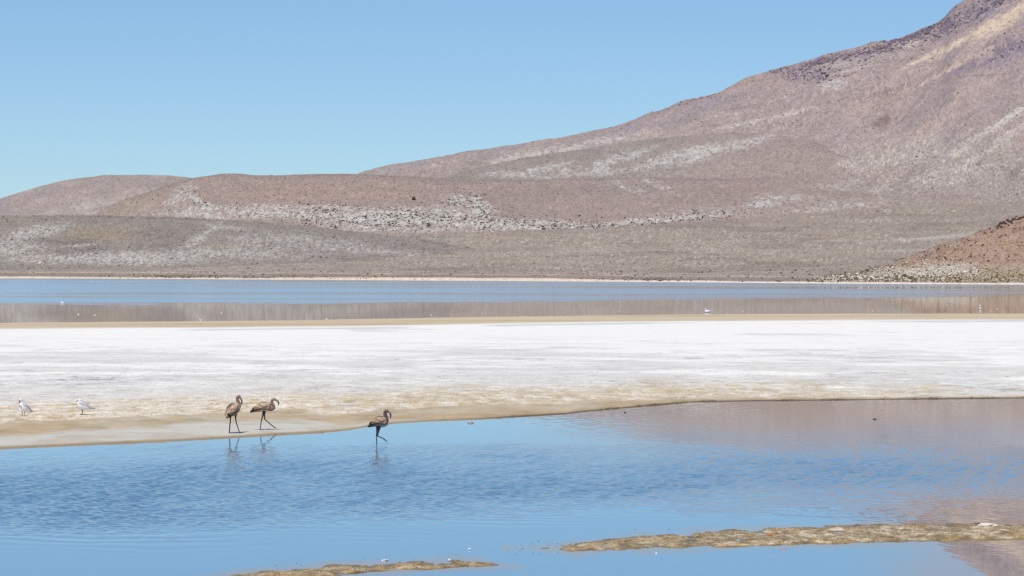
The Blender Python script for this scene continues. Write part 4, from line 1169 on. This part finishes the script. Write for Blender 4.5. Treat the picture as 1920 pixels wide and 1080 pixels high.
# gulls
WHITE, GREY, BLK = alb(240, 240, 242), alb(188, 190, 196), alb(40, 40, 42)
def gull(label, loc, rz, body, head, legs, beak, eye_c, eye_w, hood=0.0, scale=1.0, group='white gulls on the salt flat', detailed=True):
    root = empty('gull', loc, rz)
    root.scale = (scale,) * 3
    tag(root, label, 'gull', group)
    tb, th = tube(body, 6, 16), tube(head, 6, 12)
    tubes = [tb, th]
    parts = [(tb[2], lambda co, t: mixc(np.tile(WHITE, (len(co), 1)), BLK, sstep(0.90, 0.97, t))),
             (th[2], lambda co, t: mixc(np.tile(WHITE, (len(co), 1)), alb(150, 150, 156), sstep(0.55, 0.85, t) * hood))]
    for lg in legs:
        tl_ = tube(lg, 4, 8)
        tubes.append(tl_)
        parts.append((tl_[2], lambda co, t: np.tile(alb(110, 66, 56), (len(co), 1))))
        for tt_ in toes(lg[-1][0], lg[-1][1], 0.0, math.pi, 0.04, 0.005):
            tubes.append(tt_)
            parts.append((tt_[2], lambda co, t: np.tile(alb(100, 60, 52), (len(co), 1))))
    me = remeshed('body', tubes, 0.0042 if detailed else 0.008)
    paint_body(me, parts)
    link_mesh('body', me, M_PLUME_WHITE, root)
    if detailed:
        for side in (-1, 1):
            feather_wing('wing', root, tb[2], side, rows=8, length=0.24, width=0.020, pale=alb(214, 216, 222), mid=GREY, dark=alb(150, 152, 160), t0=0.16, t1=0.66, tips=5, tip_len=1.7, ph0=0.12, ph1=1.15, streaky=0.1)
        v, f = ICO1
        for sd_ in (-1, 1):
            link_mesh('eye', raw_mesh('eye', v * 0.006 + np.array(eye_c) + np.array(eye_w) * sd_, f), M_EYE, root)
    tk = tube(beak, 4, 8)
    bm_ = bpy.data.meshes.new('beak')
    bm_.from_pydata([tuple(v) for v in tk[0]], [], tk[1])
    set_color(bm_, np.tile(alb(60, 36, 34), (len(tk[0]), 1)))
    link_mesh('beak', bm_, M_BEAK, root)
    return root
M_PLUME_WHITE = attr_mat('white_plumage', 0.85, 60.0, 0.05)

# gull looking down, seen almost from the front (modelled facing -X, then turned)
gull('white gull with its head bowed towards its breast, at the left end of the shore', salt_at(44.5, 780.5), math.radians(52),
     [(-0.118, 0, 0.245, 0.045, 0.055), (-0.095, 0, 0.250, 0.085, 0.095), (-0.02, 0, 0.225, 0.112, 0.118), (0.07, 0, 0.190, 0.098, 0.098), (0.16, 0, 0.145, 0.060, 0.055), (0.24, 0, 0.115, 0.034, 0.022), (0.31, 0, 0.105, 0.016, 0.008)],
     [(-0.06, 0, 0.28, 0.075), (-0.075, 0, 0.36, 0.050), (-0.085, 0, 0.415, 0.050), (-0.105, 0, 0.425, 0.046), (-0.135, 0, 0.405, 0.024)],
     [[(-0.01, 0.045, 0.15, 0.022), (-0.005, 0.045, 0.09, 0.009), (0, 0.045, 0.008, 0.008)], [(-0.01, -0.045, 0.15, 0.022), (-0.005, -0.045, 0.09, 0.009), (0, -0.045, 0.008, 0.008)]],
     [(-0.128, 0, 0.41, 0.014), (-0.150, 0, 0.385, 0.011), (-0.160, 0, 0.352, 0.004)], (-0.118, 0, 0.428), (0, 0.040, 0), hood=0.22, scale=1.06)
gull('white gull with grey wings facing left, right of the other gull', salt_at(154.5, 778), math.radians(8),
     [(-0.135, 0, 0.285, 0.040, 0.050), (-0.110, 0, 0.285, 0.080, 0.090), (-0.03, 0, 0.258, 0.110, 0.118), (0.07, 0, 0.225, 0.095, 0.095), (0.17, 0, 0.188, 0.058, 0.050), (0.26, 0, 0.172, 0.034, 0.020), (0.355, 0, 0.170, 0.016, 0.008)],
     [(-0.075, 0, 0.30, 0.075), (-0.070, 0, 0.365, 0.052), (-0.072, 0, 0.395, 0.050), (-0.092, 0, 0.392, 0.044), (-0.118, 0, 0.380, 0.024)],
     [[(0.0, 0.03, 0.17, 0.022), (0.002, 0.03, 0.10, 0.009), (0, 0.03, 0.008, 0.008)], [(-0.01, -0.03, 0.17, 0.022), (-0.006, -0.03, 0.10, 0.009), (-0.004, -0.03, 0.008, 0.008)]],
     [(-0.112, 0, 0.382, 0.014), (-0.140, 0, 0.372, 0.011), (-0.165, 0, 0.358, 0.004)], (-0.105, 0, 0.400), (0, 0.038, 0), hood=0.15, scale=1.04)

# gulls swimming far out on the lake
far0 = gull('white gull with spread tail swimming near the middle of the calm brown water', Vector((0, 0, 0)), 0,
            [(-0.17, 0, 0.06, 0.03, 0.03), (-0.12, 0, 0.07, 0.075, 0.075), (0.0, 0, 0.075, 0.10, 0.09), (0.12, 0, 0.085, 0.075, 0.065), (0.24, 0, 0.115, 0.03, 0.02)],
            [(-0.10, 0, 0.10, 0.06), (-0.125, 0, 0.18, 0.045), (-0.14, 0, 0.215, 0.045), (-0.17, 0, 0.21, 0.02)], [],
            [(-0.165, 0, 0.21, 0.013), (-0.205, 0, 0.198, 0.005)], None, None, group='distant gulls on the lake', detailed=False)
def copy_tree(o):
    c = o.copy()
    col.objects.link(c)
    for ch in o.children:
        k = ch.copy()
        col.objects.link(k)
        k.parent = c
    return c
FAR_BIRDS = [(1326, 586, 1.9, 20, None), (1838, 587.0, 1.25, 90, 'white gull swimming, nearest the mud of the three in line at the right'), (1838, 580.5, 1.35, 70, 'white gull swimming, middle one of the three in line at the right'), (1837.5, 575, 1.35, 100, 'white gull swimming, farthest of the three in line at the right'),
             (1364, 589, 0.8, 10, 'small white bird at the mud edge right of the spread-tailed gull'), (1404, 586.5, 0.8, 60, 'small white bird swimming, rightmost of the pair beyond the spread-tailed gull'), (1393, 583.5, 0.8, 200, 'small white bird swimming, left one of the pair beyond the spread-tailed gull'),
             (1637, 583, 0.7, 0, 'tiny white bird alone between the spread-tailed gull and the three in line'), (1858, 583.5, 0.7, 40, 'tiny white bird just right of the three in line'), (1870, 579, 0.8, 180, 'tiny white bird farthest right on the calm water'),
             (376, 600.5, 1.0, 30, 'small white bird at the mud edge, left part of the lake'), (415, 587, 1.0, 140, 'small white bird swimming out from the bird at the mud edge on the left'), (612, 598, 0.8, 0, 'small white bird at the mud edge behind the flamingos'), (809, 591, 0.8, 20, 'small pale bird at the mud edge right of the wading flamingo'), (905, 587, 0.8, 60, 'small pale bird swimming in the brown water near the middle'),
             (147, 589.5, 1.0, 15, 'pale bird swimming low in the brown water at the left'), (178, 591, 0.8, 170, 'pale bird swimming just right of another at the left'), (172, 529, 1.8, 0, 'white bird far out on the blue water at the left'), (117, 568.5, 1.3, 0, 'white bird on the line between blue and brown water at the left'), (1161, 583, 0.7, 0, 'tiny pale bird swimming near the middle right of the brown water')]
for i, (px, py, sc_, rz, lab) in enumerate(FAR_BIRDS):
    o = far0 if i == 0 else copy_tree(far0)
    x, y = unproj(px, py, 0.0)
    if sc_ <= 1.0: sc_ *= 0.52
    o.location, o.rotation_euler, o.scale = (float(x), float(y), -0.02), (0, 0, math.radians(rz)), (sc_,) * 3
    if lab: o['label'] = lab

# ------------------------------------------------------------------ bits lying in the near water
def bit(name, px, py, size, flat, rgb, label, cat, rough=0.35, z=0.0, lvl=ICO1, stretch=1.0):
    me = lump_mesh(name, rough, flat, int(px), lvl, rgb, 0.15)
    me.materials.append(M_CRUST)
    o = bpy.data.objects.new(name, me)
    x, y = unproj(px, py, z)
    o.location, o.scale = (float(x), float(y), z), (size * stretch, size, size)
    col.objects.link(o)
    tag(o, label, cat)
bit('foam_clump', 882, 793.5, 0.055, 0.5, alb(208, 184, 172), 'pinkish clump of foam floating off the shore right of the wading flamingo', 'foam', stretch=1.5)
bit('foam_clump', 880, 1031, 0.022, 0.8, alb(236, 240, 244), 'white speck of foam on open water above the small mud bank', 'foam')
bit('feather', 722, 1051.5, 0.030, 0.5, alb(236, 240, 244), 'white feather at the upper edge of the small mud bank', 'feather', 0.5, stretch=1.3)
bit('feather', 842, 1050, 0.018, 0.6, alb(226, 230, 234), 'pale fluff near the tip of the small mud bank', 'feather', 0.5)
bit('foam_clump', 1230, 1038, 0.014, 0.8, alb(240, 242, 246), 'small white speck on the water just below the long mud bank', 'foam')
bit('shell', 1443, 1004, 0.030, 0.6, alb(214, 128, 62), 'orange shell-like lump on the long mud bank', 'lump', z=0.03, stretch=1.2)
bit('salt_slab', 1850, 986, 0.10, 0.28, alb(226, 220, 208), 'pale flat salt slab on the long mud bank near the right edge', 'slab', z=0.02, stretch=1.6)
bit('twig', 1640, 786.5, 0.035, 0.6, alb(70, 56, 36), 'small dark lump floating on the brown reflection at the right', 'lump', stretch=1.5)
bit('shell', 1470, 1030, 0.020, 0.5, alb(206, 150, 128), 'pinkish flake in the water below the long mud bank', 'flake', stretch=1.6)
bit('clod', 1172, 774, 0.03, 0.6, alb(60, 54, 50), 'dark clod in the shallow water near the bend of the shore', 'clod')
